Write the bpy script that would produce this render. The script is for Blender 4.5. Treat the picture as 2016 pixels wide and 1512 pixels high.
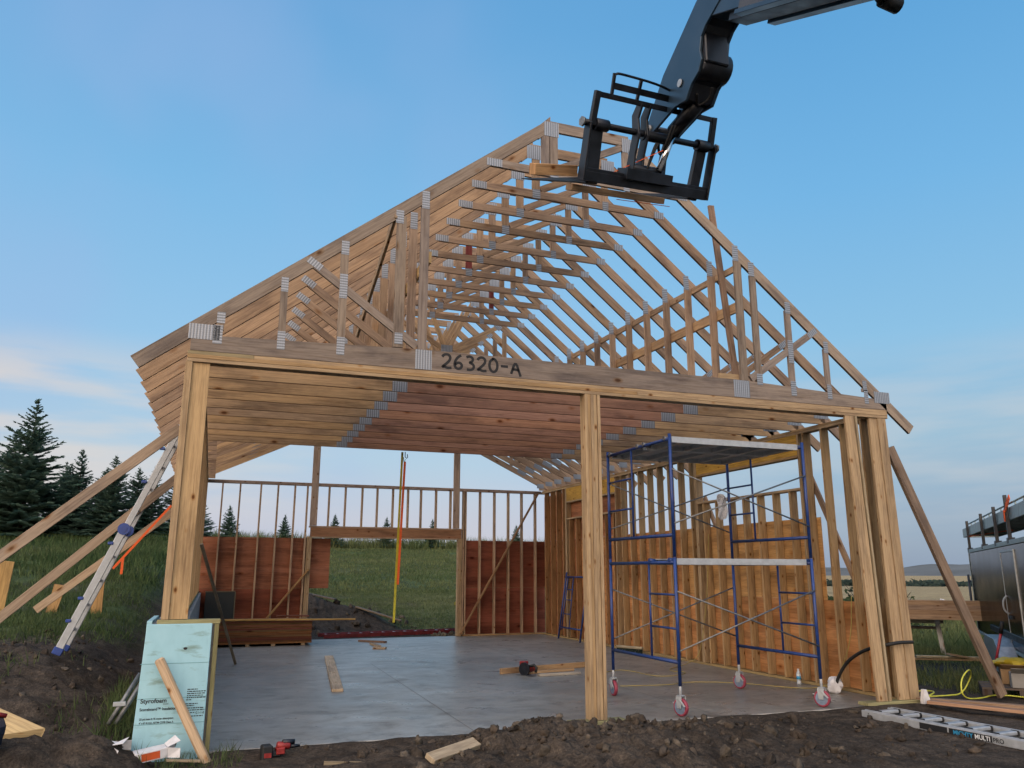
import bpy, math, random
import numpy as np
from mathutils import Vector, Matrix
rnd = random.Random(7)
for o in list(bpy.data.objects): bpy.data.objects.remove(o)
scn = bpy.context.scene
COL = scn.collection

# ------------------------------------------------------------------ camera
cam = bpy.data.cameras.new('camera'); camo = bpy.data.objects.new('camera', cam); COL.objects.link(camo)
yaw, pitch, roll = math.radians(19.996), math.radians(13.149), math.radians(0.087)
F = Vector((math.sin(yaw)*math.cos(pitch), math.cos(yaw)*math.cos(pitch), math.sin(pitch)))
Rt = Vector((math.cos(yaw), -math.sin(yaw), 0)); Up = Rt.cross(F)
c, s = math.cos(roll), math.sin(roll)
Rt, Up = c*Rt + s*Up, -s*Rt + c*Up
M = Matrix((Rt, Up, -F)).transposed().to_4x4(); M.translation = (0.376, -8.510, 1.618)
camo.matrix_world = M
cam.sensor_fit = 'HORIZONTAL'; cam.sensor_width = 36; cam.lens = 1585.4/2016*36
cam.clip_start = 0.05; cam.clip_end = 9000
scn.camera = camo
scn.view_settings.view_transform = 'Standard'; scn.view_settings.look = 'None'
scn.view_settings.exposure = 0.55; scn.view_settings.gamma = 1.0
scn.view_settings.use_curve_mapping = False

# ------------------------------------------------------------------ sky and light
SUN_EL, SUN_AZ = math.radians(15), math.radians(222)     # azimuth clockwise from +Y: behind and left of the camera
wd = bpy.data.worlds.new('World'); scn.world = wd; wd.use_nodes = True
nt = wd.node_tree; nt.nodes.clear()
def N(t, ty, **k):
    n = t.nodes.new(ty)
    for a, b in k.items(): setattr(n, a, b)
    return n
def ramp(t, stops, interp='LINEAR'):
    n = t.nodes.new('ShaderNodeValToRGB'); n.color_ramp.interpolation = interp
    e = n.color_ramp.elements
    while len(e) < len(stops): e.new(0.5)
    for i, (p, col) in enumerate(stops):
        e[i].position = p; e[i].color = (*col, 1) if len(col) == 3 else col
    return n
def math_n(t, op, a=None, b=None, c=None):
    n = t.nodes.new('ShaderNodeMath'); n.operation = op
    for i, v in enumerate((a, b, c)):
        if v is None: continue
        if isinstance(v, (int, float)): n.inputs[i].default_value = v
        else: t.links.new(v, n.inputs[i])
    return n.outputs[0]
def srgb(r, g, b):
    f = lambda v: ((v/255+0.055)/1.055)**2.4 if v/255 > 0.04045 else v/255/12.92
    return (f(r), f(g), f(b))
tc = N(nt, 'ShaderNodeTexCoord'); sep = N(nt, 'ShaderNodeSeparateXYZ')
nt.links.new(tc.outputs['Generated'], sep.inputs[0])
zz = sep.outputs['Z']
rp = ramp(nt, [(0.0, srgb(200, 198, 212)), (0.06, srgb(196, 200, 217)), (0.13, srgb(180, 206, 226)), (0.26, srgb(152, 200, 236)),
               (0.42, srgb(128, 190, 235)), (0.60, srgb(104, 171, 224)), (1.0, srgb(72, 138, 200))])
nt.links.new(zz, rp.inputs[0])
# thin evening clouds low on the left, faint ones low on the right
mp = N(nt, 'ShaderNodeMapping'); mp.inputs['Scale'].default_value = (2.2, 2.2, 15)
nt.links.new(tc.outputs['Generated'], mp.inputs[0])
cn = N(nt, 'ShaderNodeTexNoise'); cn.inputs['Scale'].default_value = 1.6; cn.inputs['Detail'].default_value = 6; cn.inputs['Roughness'].default_value = 0.5
nt.links.new(mp.outputs[0], cn.inputs['Vector'])
cr = ramp(nt, [(0.36, (0, 0, 0)), (0.60, (1, 1, 1))], 'EASE'); nt.links.new(cn.outputs[0], cr.inputs[0])
zb = ramp(nt, [(0.0, (0, 0, 0)), (0.03, (.15, .15, .15)), (0.09, (1, 1, 1)), (0.19, (1, 1, 1)), (0.27, (0, 0, 0))], 'EASE'); nt.links.new(zz, zb.inputs[0])
xa = math_n(nt, 'ARCTAN2', sep.outputs['X'], sep.outputs['Y'])
xl = ramp(nt, [(0.0, (1, 1, 1)), (0.44, (1, 1, 1)), (0.535, (.03, .03, .03)), (0.58, (.05, .05, .05)), (0.625, (.22, .22, .22)), (0.7, (.4, .4, .4)), (1.0, (.8, .8, .8))], 'LINEAR')
az01 = math_n(nt, 'MULTIPLY_ADD', xa, 1/(2*math.pi), 0.5); nt.links.new(az01, xl.inputs[0])
cm = math_n(nt, 'MULTIPLY', math_n(nt, 'MULTIPLY', cr.outputs[0], zb.outputs[0]), xl.outputs[0])
mx = N(nt, 'ShaderNodeMix', data_type='RGBA'); mx.inputs[7].default_value = (*srgb(232, 218, 208), 1)
rq = ramp(nt, [(0.0, srgb(140, 158, 184)), (0.07, srgb(146, 170, 196)), (0.15, srgb(152, 188, 212)), (0.26, srgb(140, 194, 230)),
               (0.42, srgb(116, 183, 232)), (0.60, srgb(94, 166, 222)), (1.0, srgb(66, 135, 200))])
nt.links.new(zz, rq.inputs[0])
ra = ramp(nt, [(0.555, (0, 0, 0)), (0.625, (1, 1, 1))], 'EASE'); nt.links.new(az01, ra.inputs[0])
lv = N(nt, 'ShaderNodeTexNoise'); lv.inputs['Scale'].default_value = 2.6; lv.inputs['Detail'].default_value = 3; nt.links.new(tc.outputs['Generated'], lv.inputs['Vector'])
lr = ramp(nt, [(0.42, (0, 0, 0)), (0.68, (.42, .42, .42))], 'EASE'); nt.links.new(lv.outputs[0], lr.inputs[0])
la_ = ramp(nt, [(0.50, (1, 1, 1)), (0.60, (.15, .15, .15))]); nt.links.new(az01, la_.inputs[0])
lw_ = N(nt, 'ShaderNodeMix', data_type='RGBA'); lw_.inputs[7].default_value = (*srgb(160, 188, 232), 1)
nt.links.new(math_n(nt, 'MULTIPLY', lr.outputs[0], la_.outputs[0]), lw_.inputs[0]); nt.links.new(rp.outputs[0], lw_.inputs[6])
rm = N(nt, 'ShaderNodeMix', data_type='RGBA'); nt.links.new(lw_.outputs[2], rm.inputs[6]); nt.links.new(rq.outputs[0], rm.inputs[7])
nt.links.new(ra.outputs[0], rm.inputs[0]); nt.links.new(cm, mx.inputs[0]); nt.links.new(rm.outputs[2], mx.inputs[6])
# warm after-glow round the point where the sun went down (behind the camera)
sd = Vector((math.sin(SUN_AZ)*math.cos(SUN_EL), math.cos(SUN_AZ)*math.cos(SUN_EL), math.sin(SUN_EL)))
dt = N(nt, 'ShaderNodeVectorMath', operation='DOT_PRODUCT'); dt.inputs[1].default_value = sd
nt.links.new(tc.outputs['Generated'], dt.inputs[0])
gl = ramp(nt, [(0.0, (0, 0, 0)), (0.45, (1.05, .92, .80)), (1.0, (3.4, 2.5, 1.7))], 'LINEAR'); nt.links.new(dt.outputs['Value'], gl.inputs[0])
ad = N(nt, 'ShaderNodeMix', data_type='RGBA', blend_type='ADD'); ad.inputs[0].default_value = 1
nt.links.new(mx.outputs[2], ad.inputs[6]); nt.links.new(gl.outputs[0], ad.inputs[7])
bg = N(nt, 'ShaderNodeBackground'); bg.inputs[1].default_value = 0.62
nt.links.new(ad.outputs[2], bg.inputs[0])
sky = N(nt, 'ShaderNodeTexSky', sky_type='NISHITA'); sky.sun_disc = False
sky.sun_elevation = SUN_EL; sky.sun_rotation = SUN_AZ
bg2 = N(nt, 'ShaderNodeBackground'); bg2.inputs[1].default_value = 0.008
nt.links.new(sky.outputs[0], bg2.inputs[0])
asd = N(nt, 'ShaderNodeAddShader'); nt.links.new(bg.outputs[0], asd.inputs[0]); nt.links.new(bg2.outputs[0], asd.inputs[1])
wo = N(nt, 'ShaderNodeOutputWorld'); nt.links.new(asd.outputs[0], wo.inputs[0])
sl = bpy.data.lights.new('sun', 'SUN'); sl.energy = 1.3; sl.angle = math.radians(30); sl.color = (1.0, 0.80, 0.58)
so = bpy.data.objects.new('sun', sl); COL.objects.link(so)
so.rotation_euler = (-sd).to_track_quat('-Z', 'Y').to_euler()

# ------------------------------------------------------------------ materials
def mat(name):
    m = bpy.data.materials.new(name); m.use_nodes = True
    t = m.node_tree; b = t.nodes['Principled BSDF']
    return m, t, b
def bump(t, b, h, strength=0.3, dist=0.01):
    n = t.nodes.new('ShaderNodeBump'); n.inputs['Strength'].default_value = strength; n.inputs['Distance'].default_value = dist
    t.links.new(h, n.inputs['Height']); t.links.new(n.outputs[0], b.inputs['Normal'])
def mixc(t, f, a, b, bt='MIX'):
    n = t.nodes.new('ShaderNodeMix'); n.data_type = 'RGBA'; n.blend_type = bt
    for i, v in ((0, f), (6, a), (7, b)):
        if isinstance(v, (int, float)): n.inputs[i].default_value = v
        elif isinstance(v, tuple): n.inputs[i].default_value = (*v, 1)
        else: t.links.new(v, n.inputs[i])
    return n.outputs[2]
def noise(t, vec, scale, detail=4, rough=0.55, dist=0):
    n = t.nodes.new('ShaderNodeTexNoise'); n.inputs['Scale'].default_value = scale; n.inputs['Detail'].default_value = detail
    n.inputs['Roughness'].default_value = rough; n.inputs['Distortion'].default_value = dist
    if vec is not None: t.links.new(vec, n.inputs['Vector'])
    return n.outputs[0]
def mapping(t, vec, sc, loc=(0, 0, 0)):
    n = t.nodes.new('ShaderNodeMapping'); n.inputs['Scale'].default_value = sc; n.inputs['Location'].default_value = loc
    t.links.new(vec, n.inputs[0]); return n.outputs[0]
def wood_mat(name, grain=0.35, knots=True, stain=0.5, rough=0.75):
    m, t, b = mat(name)
    uv = t.nodes.new('ShaderNodeUVMap').outputs[0]
    at = t.nodes.new('ShaderNodeAttribute'); at.attribute_name = 'tint'
    g1 = noise(t, mapping(t, uv, (1.6, 46, 1)), 1, 4, 0.6, 0.35)
    g2 = noise(t, mapping(t, uv, (7, 150, 1)), 1, 2)
    gr = ramp(t, [(0.30, (1-grain, 1-grain*1.15, 1-grain*1.3)), (0.55, (1, 1, 1)), (0.75, (1.08, 1.06, 1.0))])
    t.links.new(g1, gr.inputs[0])
    colr = mixc(t, 1.0, at.outputs['Color'], gr.outputs[0], 'MULTIPLY')
    g3 = ramp(t, [(0.25, (0.82, 0.82, 0.82)), (0.7, (1.06, 1.06, 1.06))]); t.links.new(g2, g3.inputs[0])
    colr = mixc(t, 1.0, colr, g3.outputs[0], 'MULTIPLY')
    st = noise(t, mapping(t, uv, (1.1, 5, 1)), 1, 5, 0.65)
    sr = ramp(t, [(0.36, (1-stain, 1-stain, 1-stain*.9)), (0.53, (1, 1, 1))]); t.links.new(st, sr.inputs[0])
    colr = mixc(t, 1.0, colr, sr.outputs[0], 'MULTIPLY')
    if knots:
        v = t.nodes.new('ShaderNodeTexVoronoi'); v.inputs['Scale'].default_value = 1; v.inputs['Randomness'].default_value = 1
        t.links.new(mapping(t, uv, (4.2, 7, 1) if name == 'lumber' else (2.2, 4.5, 1) if name != 'plywood' else (1.6, 3.2, 1)), v.inputs['Vector'])
        kr = ramp(t, [(0.0, (0.20, 0.11, 0.06)), (0.07, (0.36, 0.21, 0.11)), (0.11, (0.80, 0.66, 0.52)), (0.19, (1, 1, 1))])
        t.links.new(v.outputs['Distance'], kr.inputs[0])
        colr = mixc(t, 1.0, colr, kr.outputs[0], 'MULTIPLY')
    if name == 'plywood':                                  # veneer strips of different tone
        bw_ = ramp(t, [(0.36, (.74, .70, .66)), (0.45, (1, 1, 1)), (0.56, (1.05, 1.02, 1)), (0.62, (1.22, 1.26, 1.3))]); t.links.new(noise(t, mapping(t, uv, (.22, 2.6, 1)), 1, 1), bw_.inputs[0]); colr = mixc(t, 1.0, colr, bw_.outputs[0], 'MULTIPLY')
    t.links.new(colr, b.inputs['Base Color']); b.inputs['Roughness'].default_value = rough
    b.inputs['Specular IOR Level'].default_value = 0.25
    bump(t, b, g1, 0.25, 0.004)
    return m
def simple(name, col, rough=0.5, metal=0.0, var=0.12, scale=8, bumpy=0.0, spec=0.5):
    m, t, b = mat(name)
    co = t.nodes.new('ShaderNodeTexCoord').outputs['Object']
    n = noise(t, co, scale, 5, 0.6)
    r = ramp(t, [(0.3, tuple(max(0, x*(1-var)) for x in col)), (0.7, tuple(x*(1+var) for x in col))]); t.links.new(n, r.inputs[0])
    t.links.new(r.outputs[0], b.inputs['Base Color'])
    b.inputs['Roughness'].default_value = rough; b.inputs['Metallic'].default_value = metal
    b.inputs['Specular IOR Level'].default_value = spec
    rr = ramp(t, [(0.3, (rough*0.8,)*3), (0.7, (min(1, rough*1.2),)*3)]); t.links.new(n, rr.inputs[0]); t.links.new(rr.outputs[0], b.inputs['Roughness'])
    if bumpy: bump(t, b, n, bumpy, 0.02)
    return m
def tint_mat(name, rough=0.8, var=0.3, scale=12, bumpy=0.0, trans=0.0):
    m, t, b = mat(name)
    at = t.nodes.new('ShaderNodeAttribute'); at.attribute_name = 'tint'
    co = t.nodes.new('ShaderNodeTexCoord').outputs['Object']
    n = noise(t, co, scale, 5, 0.65)
    r = ramp(t, [(0.3, (1-var,)*3), (0.7, (1+var,)*3)]); t.links.new(n, r.inputs[0])
    t.links.new(mixc(t, 1.0, at.outputs['Color'], r.outputs[0], 'MULTIPLY'), b.inputs['Base Color'])
    b.inputs['Roughness'].default_value = rough; b.inputs['Specular IOR Level'].default_value = 0.2
    if trans:                                              # thin leaves let light through
        tl = t.nodes.new('ShaderNodeBsdfTranslucent'); ms = t.nodes.new('ShaderNodeMixShader'); ms.inputs[0].default_value = trans
        t.links.new(b.inputs['Base Color'].links[0].from_socket, tl.inputs[0]); t.links.new(b.outputs[0], ms.inputs[1]); t.links.new(tl.outputs[0], ms.inputs[2])
        t.links.new(ms.outputs[0], t.nodes['Material Output'].inputs[0])
    if bumpy: bump(t, b, n, bumpy, 0.03)
    return m
LUM = wood_mat('lumber', 0.34, True, 0.34)
TRU = wood_mat('weathered_lumber', 0.30, True, 0.42)
PLY = wood_mat('plywood', 0.24, True, 0.38)
def plate_mat():
    m, t, b = mat('punched_steel')
    uv = t.nodes.new('ShaderNodeUVMap').outputs[0]
    sx = t.nodes.new('ShaderNodeSeparateXYZ'); t.links.new(uv, sx.inputs[0])
    a = math_n(t, 'SINE', math_n(t, 'MULTIPLY', sx.outputs['X'], 2*math.pi/0.030))
    bb = math_n(t, 'SINE', math_n(t, 'MULTIPLY', sx.outputs['Y'], 2*math.pi/0.022))
    v = math_n(t, 'ADD', a, math_n(t, 'MULTIPLY', bb, 0.25))
    r = ramp(t, [(0.25, (0.19, 0.20, 0.22)), (0.80, (0.35, 0.37, 0.41))]); t.links.new(math_n(t, 'MULTIPLY_ADD', v, 0.5, 0.5), r.inputs[0])
    t.links.new(r.outputs[0], b.inputs['Base Color']); b.inputs['Metallic'].default_value = 0.25; b.inputs['Roughness'].default_value = 0.45
    bump(t, b, v, 0.3, 0.003)
    return m
PLATE = plate_mat()
BLUE = simple('blue_enamel', (0.016, 0.048, 0.20), 0.38, 0.0, 0.25, 20)
ALU = simple('aluminium', (0.46, 0.48, 0.50), 0.42, 0.7, 0.2, 14)
ALUP = simple('pale_aluminium', (0.44, 0.46, 0.48), 0.5, 0.3, 0.15, 12)
ZINC = simple('zinc_steel', (0.20, 0.205, 0.21), 0.5, 0.5, 0.3, 30)
BLACKP = simple('black_paint', (0.014, 0.017, 0.026), 0.45, 0.0, 0.6, 7)
GREYP = simple('slate_paint', (0.036, 0.066, 0.104), 0.34, 0.2, 0.12, 3)
RUSTP = simple('worn_boom_paint', (0.070, 0.068, 0.074), 0.5, 0.1, 0.22, 1.6)
CHROME = simple('chrome_rod', (0.55, 0.56, 0.58), 0.18, 1.0, 0.1, 6)
RUBBER = simple('black_rubber', (0.018, 0.018, 0.019), 0.7, 0.0, 0.3, 20)
REDP = simple('red_plastic', (0.30, 0.025, 0.022), 0.45, 0, 0.3, 25)
REDW = simple('red_wheel', (0.30, 0.045, 0.075), 0.5, 0, 0.25, 25)
GREYW = simple('grey_hub', (0.20, 0.26, 0.36), 0.45, 0.2, 0.25, 25)
LADR = simple('dark_red_fibreglass', (0.16, 0.018, 0.022), 0.5, 0, 0.4, 9)
ORANGE = simple('orange_webbing', (0.80, 0.12, 0.02), 0.7, 0, 0.15, 40)
YELLOW = simple('yellow_webbing', (0.52, 0.45, 0.03), 0.65, 0, 0.2, 12)
CORDY = simple('yellow_cord', (0.42, 0.33, 0.10), 0.6, 0, 0.2, 10)
HOSEY = simple('yellow_hose', (0.55, 0.55, 0.06), 0.5, 0, 0.2, 10)
WHITE = simple('white_cloth', (0.72, 0.72, 0.76), 0.85, 0, 0.06, 9, 0.3)
INK = simple('black_ink', (0.015, 0.015, 0.017), 0.7, 0, 0.2, 30)
INKW = simple('white_ink', (0.75, 0.77, 0.78), 0.6, 0, 0.05, 30)
INKB = simple('blue_ink', (0.03, 0.30, 0.55), 0.6, 0, 0.1, 30)
CARD = simple('cardboard', (0.36, 0.23, 0.12), 0.85, 0, 0.15, 6)
BOXW = simple('white_card', (0.68, 0.66, 0.66), 0.7, 0, 0.12, 14)
BOXO = simple('orange_print', (0.62, 0.10, 0.02), 0.6, 0, 0.15, 10)
CONC_G = simple('foundation_concrete', (0.28, 0.28, 0.27), 0.85, 0, 0.25, 4, 0.3)
BLUEPL = simple('blue_plastic', (0.02, 0.06, 0.28), 0.4, 0, 0.2, 20)
GREENPL = simple('green_plastic', (0.02, 0.25, 0.10), 0.4, 0, 0.2, 20)
DARKG = simple('dark_board', (0.028, 0.034, 0.036), 0.7, 0, 0.25, 5)
CLEAR = simple('bottle_plastic', (0.62, 0.66, 0.70), 0.15, 0, 0.05, 20)
TRAIL = simple('black_trailer_skin', (0.013, 0.016, 0.022), 0.2, 0.0, 0.2, 1.5, 0, 0.14)
GALV = simple('galvanised_rack', (0.36, 0.42, 0.41), 0.5, 0.3, 0.3, 10)
BARK = simple('spruce_bark', (0.07, 0.05, 0.038), 0.9, 0, 0.3, 12, 0.5)
NEED = tint_mat('spruce_needles', 0.7, 0.25, 3, 0, .45)
GRASSM = tint_mat('grass_blades', 0.7, 0.2, 1.2, 0, .4)
CLOD = tint_mat('soil_clods', 0.95, 0.4, 22, 0.7)
def foam_mat():
    m, t, b = mat('blue_foam')
    co = t.nodes.new('ShaderNodeTexCoord').outputs['Object']
    n = noise(t, mapping(t, co, (3, 3, 1.5)), 2.2, 6, 0.6)
    r = ramp(t, [(0.25, (0.31, 0.54, 0.61)), (0.5, (0.36, 0.62, 0.70)), (0.75, (0.40, 0.66, 0.74))]); t.links.new(n, r.inputs[0])
    n2 = noise(t, mapping(t, co, (2.5, 1, 9), (0.3, 0, .1)), 1.5, 5, 0.6)
    r2 = ramp(t, [(0.56, (1, 1, 1)), (0.72, (0.62, 0.56, 0.46))]); t.links.new(n2, r2.inputs[0])
    t.links.new(mixc(t, 1, r.outputs[0], r2.outputs[0], 'MULTIPLY'), b.inputs['Base Color']); b.inputs['Roughness'].default_value = 0.7
    return m
FOAM = foam_mat()
def slab_mat():
    m, t, b = mat('trowelled_concrete')
    co = t.nodes.new('ShaderNodeTexCoord').outputs['Object']
    n = noise(t, co, 0.55, 7, 0.62); n2 = noise(t, mapping(t, co, (1.0, 1.5, 1)), 1.3, 9, 0.66, .6); n3 = noise(t, co, 26, 4, 0.7)
    r = ramp(t, [(0.3, (0.33, 0.305, 0.265)), (0.55, (0.43, 0.40, 0.35)), (0.75, (0.50, 0.47, 0.415))]); t.links.new(n, r.inputs[0])
    r2 = ramp(t, [(0.30, (0.62, 0.60, 0.58)), (0.45, (0.93, 0.93, 0.92)), (0.7, (1.10, 1.10, 1.10))]); t.links.new(n2, r2.inputs[0])
    r3 = ramp(t, [(0.30, (0.55, 0.53, 0.5)), (0.40, (1, 1, 1))]); t.links.new(n3, r3.inputs[0])
    cc = mixc(t, 1, mixc(t, 1, r.outputs[0], r2.outputs[0], 'MULTIPLY'), r3.outputs[0], 'MULTIPLY')
    # mud walked in over the front edge, and drifts of dirt elsewhere
    sxyz = t.nodes.new('ShaderNodeSeparateXYZ'); t.links.new(co, sxyz.inputs[0])
    ed = ramp(t, [(0.0, (1, 1, 1)), (0.10, (.62, .62, .62)), (0.35, (.40, .40, .40)), (1.0, (.33, .33, .33))]); t.links.new(math_n(t, 'MULTIPLY_ADD', sxyz.outputs['Y'], 1/7.0, 0.02), ed.inputs[0])
    mn = noise(t, co, 3.1, 8, 0.72); mr = ramp(t, [(0.50, (0, 0, 0)), (0.66, (1, 1, 1))]); t.links.new(mn, mr.inputs[0])
    cc = mixc(t, math_n(t, 'MULTIPLY', mr.outputs[0], ed.outputs[0]), cc, (.15, .12, .092))
    t.links.new(cc, b.inputs['Base Color'])
    rr = ramp(t, [(0.35, (0.44,)*3), (0.62, (0.27,)*3)]); t.links.new(n2, rr.inputs[0]); t.links.new(rr.outputs[0], b.inputs['Roughness'])
    b.inputs['Specular IOR Level'].default_value = 0.38; bump(t, b, n3, 0.05, 0.002)
    return m
SLAB = slab_mat()
def ground_mat():
    m, t, b = mat('ground_cover')
    at = t.nodes.new('ShaderNodeAttribute'); at.attribute_name = 'tint'
    co = t.nodes.new('ShaderNodeTexCoord').outputs['Object']
    n = noise(t, co, 9, 8, 0.72); n2 = noise(t, co, 0.35, 6, 0.6)
    r = ramp(t, [(0.28, (0.42, 0.41, 0.40)), (0.52, (1, 1, 1)), (0.72, (1.5, 1.45, 1.35))]); t.links.new(n, r.inputs[0])
    r2 = ramp(t, [(0.3, (0.72,)*3), (0.7, (1.25,)*3)]); t.links.new(n2, r2.inputs[0])
    cc = mixc(t, 1, mixc(t, 1, at.outputs['Color'], r.outputs[0], 'MULTIPLY'), r2.outputs[0], 'MULTIPLY')
    v = t.nodes.new('ShaderNodeTexVoronoi'); v.inputs['Scale'].default_value = 16; t.links.new(co, v.inputs['Vector'])
    v2 = ramp(t, [(0.0, (2.3, 2.2, 2.0)), (0.10, (1.6, 1.55, 1.5)), (0.14, (1, 1, 1))]); t.links.new(v.outputs['Distance'], v2.inputs[0])
    cc = mixc(t, 1, cc, v2.outputs[0], 'MULTIPLY')
    n4 = noise(t, co, 48, 4, 0.7); r4 = ramp(t, [(0.32, (.55,)*3), (0.5, (1, 1, 1)), (0.68, (1.5, 1.48, 1.42))]); t.links.new(n4, r4.inputs[0]); cc = mixc(t, 1, cc, r4.outputs[0], 'MULTIPLY')
    n5 = noise(t, co, 2.2, 5, 0.6); r5 = ramp(t, [(0.34, (.62, .61, .60)), (0.55, (1, 1, 1))]); t.links.new(n5, r5.inputs[0]); cc = mixc(t, 1, cc, r5.outputs[0], 'MULTIPLY')
    t.links.new(cc, b.inputs['Base Color']); b.inputs['Roughness'].default_value = 0.95; b.inputs['Specular IOR Level'].default_value = 0.15
    bump(t, b, n, 0.9, 0.05)
    return m
GROUND = ground_mat()
HILLM = simple('far_hill_cover', (0.16, 0.17, 0.17), 1.0, 0, 0.2, 0.004, 0, 0.0)

# wood colours (linear)
FRESH = (0.48, 0.34, 0.20); STUDC = (0.475, 0.31, 0.155); GREYC = (0.33, 0.265, 0.215); TRUC = (0.44, 0.30, 0.198)
TANC = (0.60, 0.40, 0.23); REDC = (0.46, 0.245, 0.16); TREAT = (0.38, 0.35, 0.18); LVL = (0.62, 0.36, 0.07)
PLYR = (0.52, 0.245, 0.095); PLYB = (0.36, 0.14, 0.075); OSBC = (0.54, 0.30, 0.115)

# ------------------------------------------------------------------ mesh builder
class MB:
    def __init__(s): s.v = []; s.f = []; s.uv = []; s.t = []; s.sm = []
    def quad(s, ps, uvs=None, tint=(1, 1, 1), smooth=False):
        i = len(s.v); s.v += [tuple(p) for p in ps]; s.f.append(tuple(range(i, i+len(ps))))
        s.uv += list(uvs) if uvs else [(0, 0)]*len(ps); s.t += [tint]*len(ps); s.sm.append(smooth)
    def hexa(s, P, tint=(1, 1, 1), wane=None):
        # P: 8 corners, first four at one end, the other four at the other end (same order); UV u runs end to end
        P = [Vector(p) for p in P]; ou, ov = rnd.uniform(0, 40), rnd.uniform(0, 40)
        L = (P[4]-P[0]).length
        for k in range(4):
            a, b = k, (k+1) % 4; w = (P[b]-P[a]).length; o = ov + k*1.37
            s.quad((P[a], P[a+4], P[b+4], P[b]), ((ou, o), (ou+L, o), (ou+L, o+w), (ou, o+w)), tint if k != wane else (tint[0]*.46, tint[1]*.42, tint[2]*.40))   # narrow underside: shade painted into the tint, along with bark stain
        w, h = (P[1]-P[0]).length, (P[3]-P[0]).length
        e = tuple(x*0.95 for x in tint)
        for base, fl in ((0, 0), (4, 1)):
            q = [P[base], P[base+1], P[base+2], P[base+3]]; u = [(ou, ov), (ou+w*.2, ov), (ou+w*.2, ov+h), (ou, ov+h)]
            if fl: q.reverse(); u.reverse()
            s.quad(q, u, e)
    def member(s, a, b, w, d, up=(0, 0, 1), tint=(1, 1, 1), jit=0.17, wane=None):
        a, b = Vector(a), Vector(b); dr = (b-a).normalized(); up = Vector(up)
        sd_ = dr.cross(up); sd_ = sd_.normalized() if sd_.length > 1e-6 else dr.orthogonal().normalized()
        u2 = sd_.cross(dr).normalized()
        x, y = sd_*w/2, u2*d/2
        j = rnd.uniform(1-jit, 1+jit); jr = rnd.uniform(-jit*.35, jit*.35)
        tn = (tint[0]*j*(1+jr*.3), tint[1]*j, tint[2]*j*(1-jr))
        s.hexa([a-x-y, a-x+y, a+x+y, a+x-y, b-x-y, b-x+y, b+x+y, b+x-y], tn, wane)
    def box(s, c0, c1, tint=(1, 1, 1), jit=0.08, axis=None):
        c0, c1 = Vector(c0), Vector(c1); d = c1-c0
        ax = axis if axis is not None else max(range(3), key=lambda i: abs(d[i]))
        o = [i for i in range(3) if i != ax]
        a = (c0+c1)/2; b = a.copy(); a[ax] = c0[ax]; b[ax] = c1[ax]
        up = Vector((0, 0, 0)); up[o[1]] = 1
        s.member(a, b, abs(d[o[0]]), abs(d[o[1]]), up, tint, jit)
    def tube(s, pts, r, n=10, tint=(1, 1, 1), cap=True, r2=None):
        pts = [Vector(p) for p in pts]; rings = []
        m = len(pts); prev = None
        for i, p in enumerate(pts):
            dr = (pts[min(i+1, m-1)]-pts[max(i-1, 0)]).normalized()
            if prev is None: x = dr.orthogonal().normalized()
            else:
                x = prev - dr*prev.dot(dr); x = x.normalized() if x.length > 1e-6 else dr.orthogonal().normalized()
            prev = x; y = dr.cross(x)
            rr = r if r2 is None else r+(r2-r)*i/(m-1)
            rings.append([p+(x*math.cos(2*math.pi*k/n)+y*math.sin(2*math.pi*k/n))*rr for k in range(n)])
        b0 = len(s.v)
        for R_ in rings: s.v += [tuple(q) for q in R_]
        for i in range(m-1):
            for k in range(n):
                k2 = (k+1) % n
                s.f.append((b0+i*n+k, b0+i*n+k2, b0+(i+1)*n+k2, b0+(i+1)*n+k)); s.uv += [(k/n, i), ((k+1)/n, i), ((k+1)/n, i+1), (k/n, i+1)]
                s.t += [tint]*4; s.sm.append(True)
        if cap:
            s.f.append(tuple(b0+k for k in reversed(range(n)))); s.uv += [(0, 0)]*n; s.t += [tint]*n; s.sm.append(False)
            s.f.append(tuple(b0+(m-1)*n+k for k in range(n))); s.uv += [(0, 0)]*n; s.t += [tint]*n; s.sm.append(False)
    def prism(s, poly, o, ex, ey, th, tint=(1, 1, 1)):
        # polygon in the plane (ex, ey) through o, extruded by vector th
        o, ex, ey, th = Vector(o), Vector(ex), Vector(ey), Vector(th)
        A = [o+ex*x+ey*y for x, y in poly]; B = [p+th for p in A]
        s.quad(A, [(x, y) for x, y in poly], tint); s.quad(list(reversed(B)), [(x, y) for x, y in reversed(poly)], tint)
        n = len(A)
        for i in range(n):
            j = (i+1) % n; w = (A[j]-A[i]).length
            s.quad((A[j], A[i], B[i], B[j]), ((w, 0), (0, 0), (0, th.length), (w, th.length)), tint)
    def build(s, name, material, parent=None, bevel=0, merge=False):
        me = bpy.data.meshes.new(name); me.from_pydata(s.v, [], s.f)
        uvl = me.uv_layers.new(name='UVMap'); uvl.data.foreach_set('uv', np.array(s.uv, 'f').ravel())
        ca = me.color_attributes.new('tint', 'FLOAT_COLOR', 'CORNER')
        t = np.ones((len(s.t), 4), 'f'); t[:, :3] = np.array(s.t, 'f'); ca.data.foreach_set('color', t.ravel())
        me.polygons.foreach_set('use_smooth', s.sm); me.materials.append(material); me.update()
        o = bpy.data.objects.new(name, me); COL.objects.link(o)
        if parent is not None: o.parent = parent
        if bevel:
            md = o.modifiers.new('bevel', 'BEVEL'); md.width = bevel; md.segments = 1; md.limit_method = 'ANGLE'
            # merge shared corners so the bevel can run along the edges
            wl = o.modifiers.new('weld', 'WELD'); wl.merge_threshold = 0.0002
            o.modifiers.move(1, 0)
        return o
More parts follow.
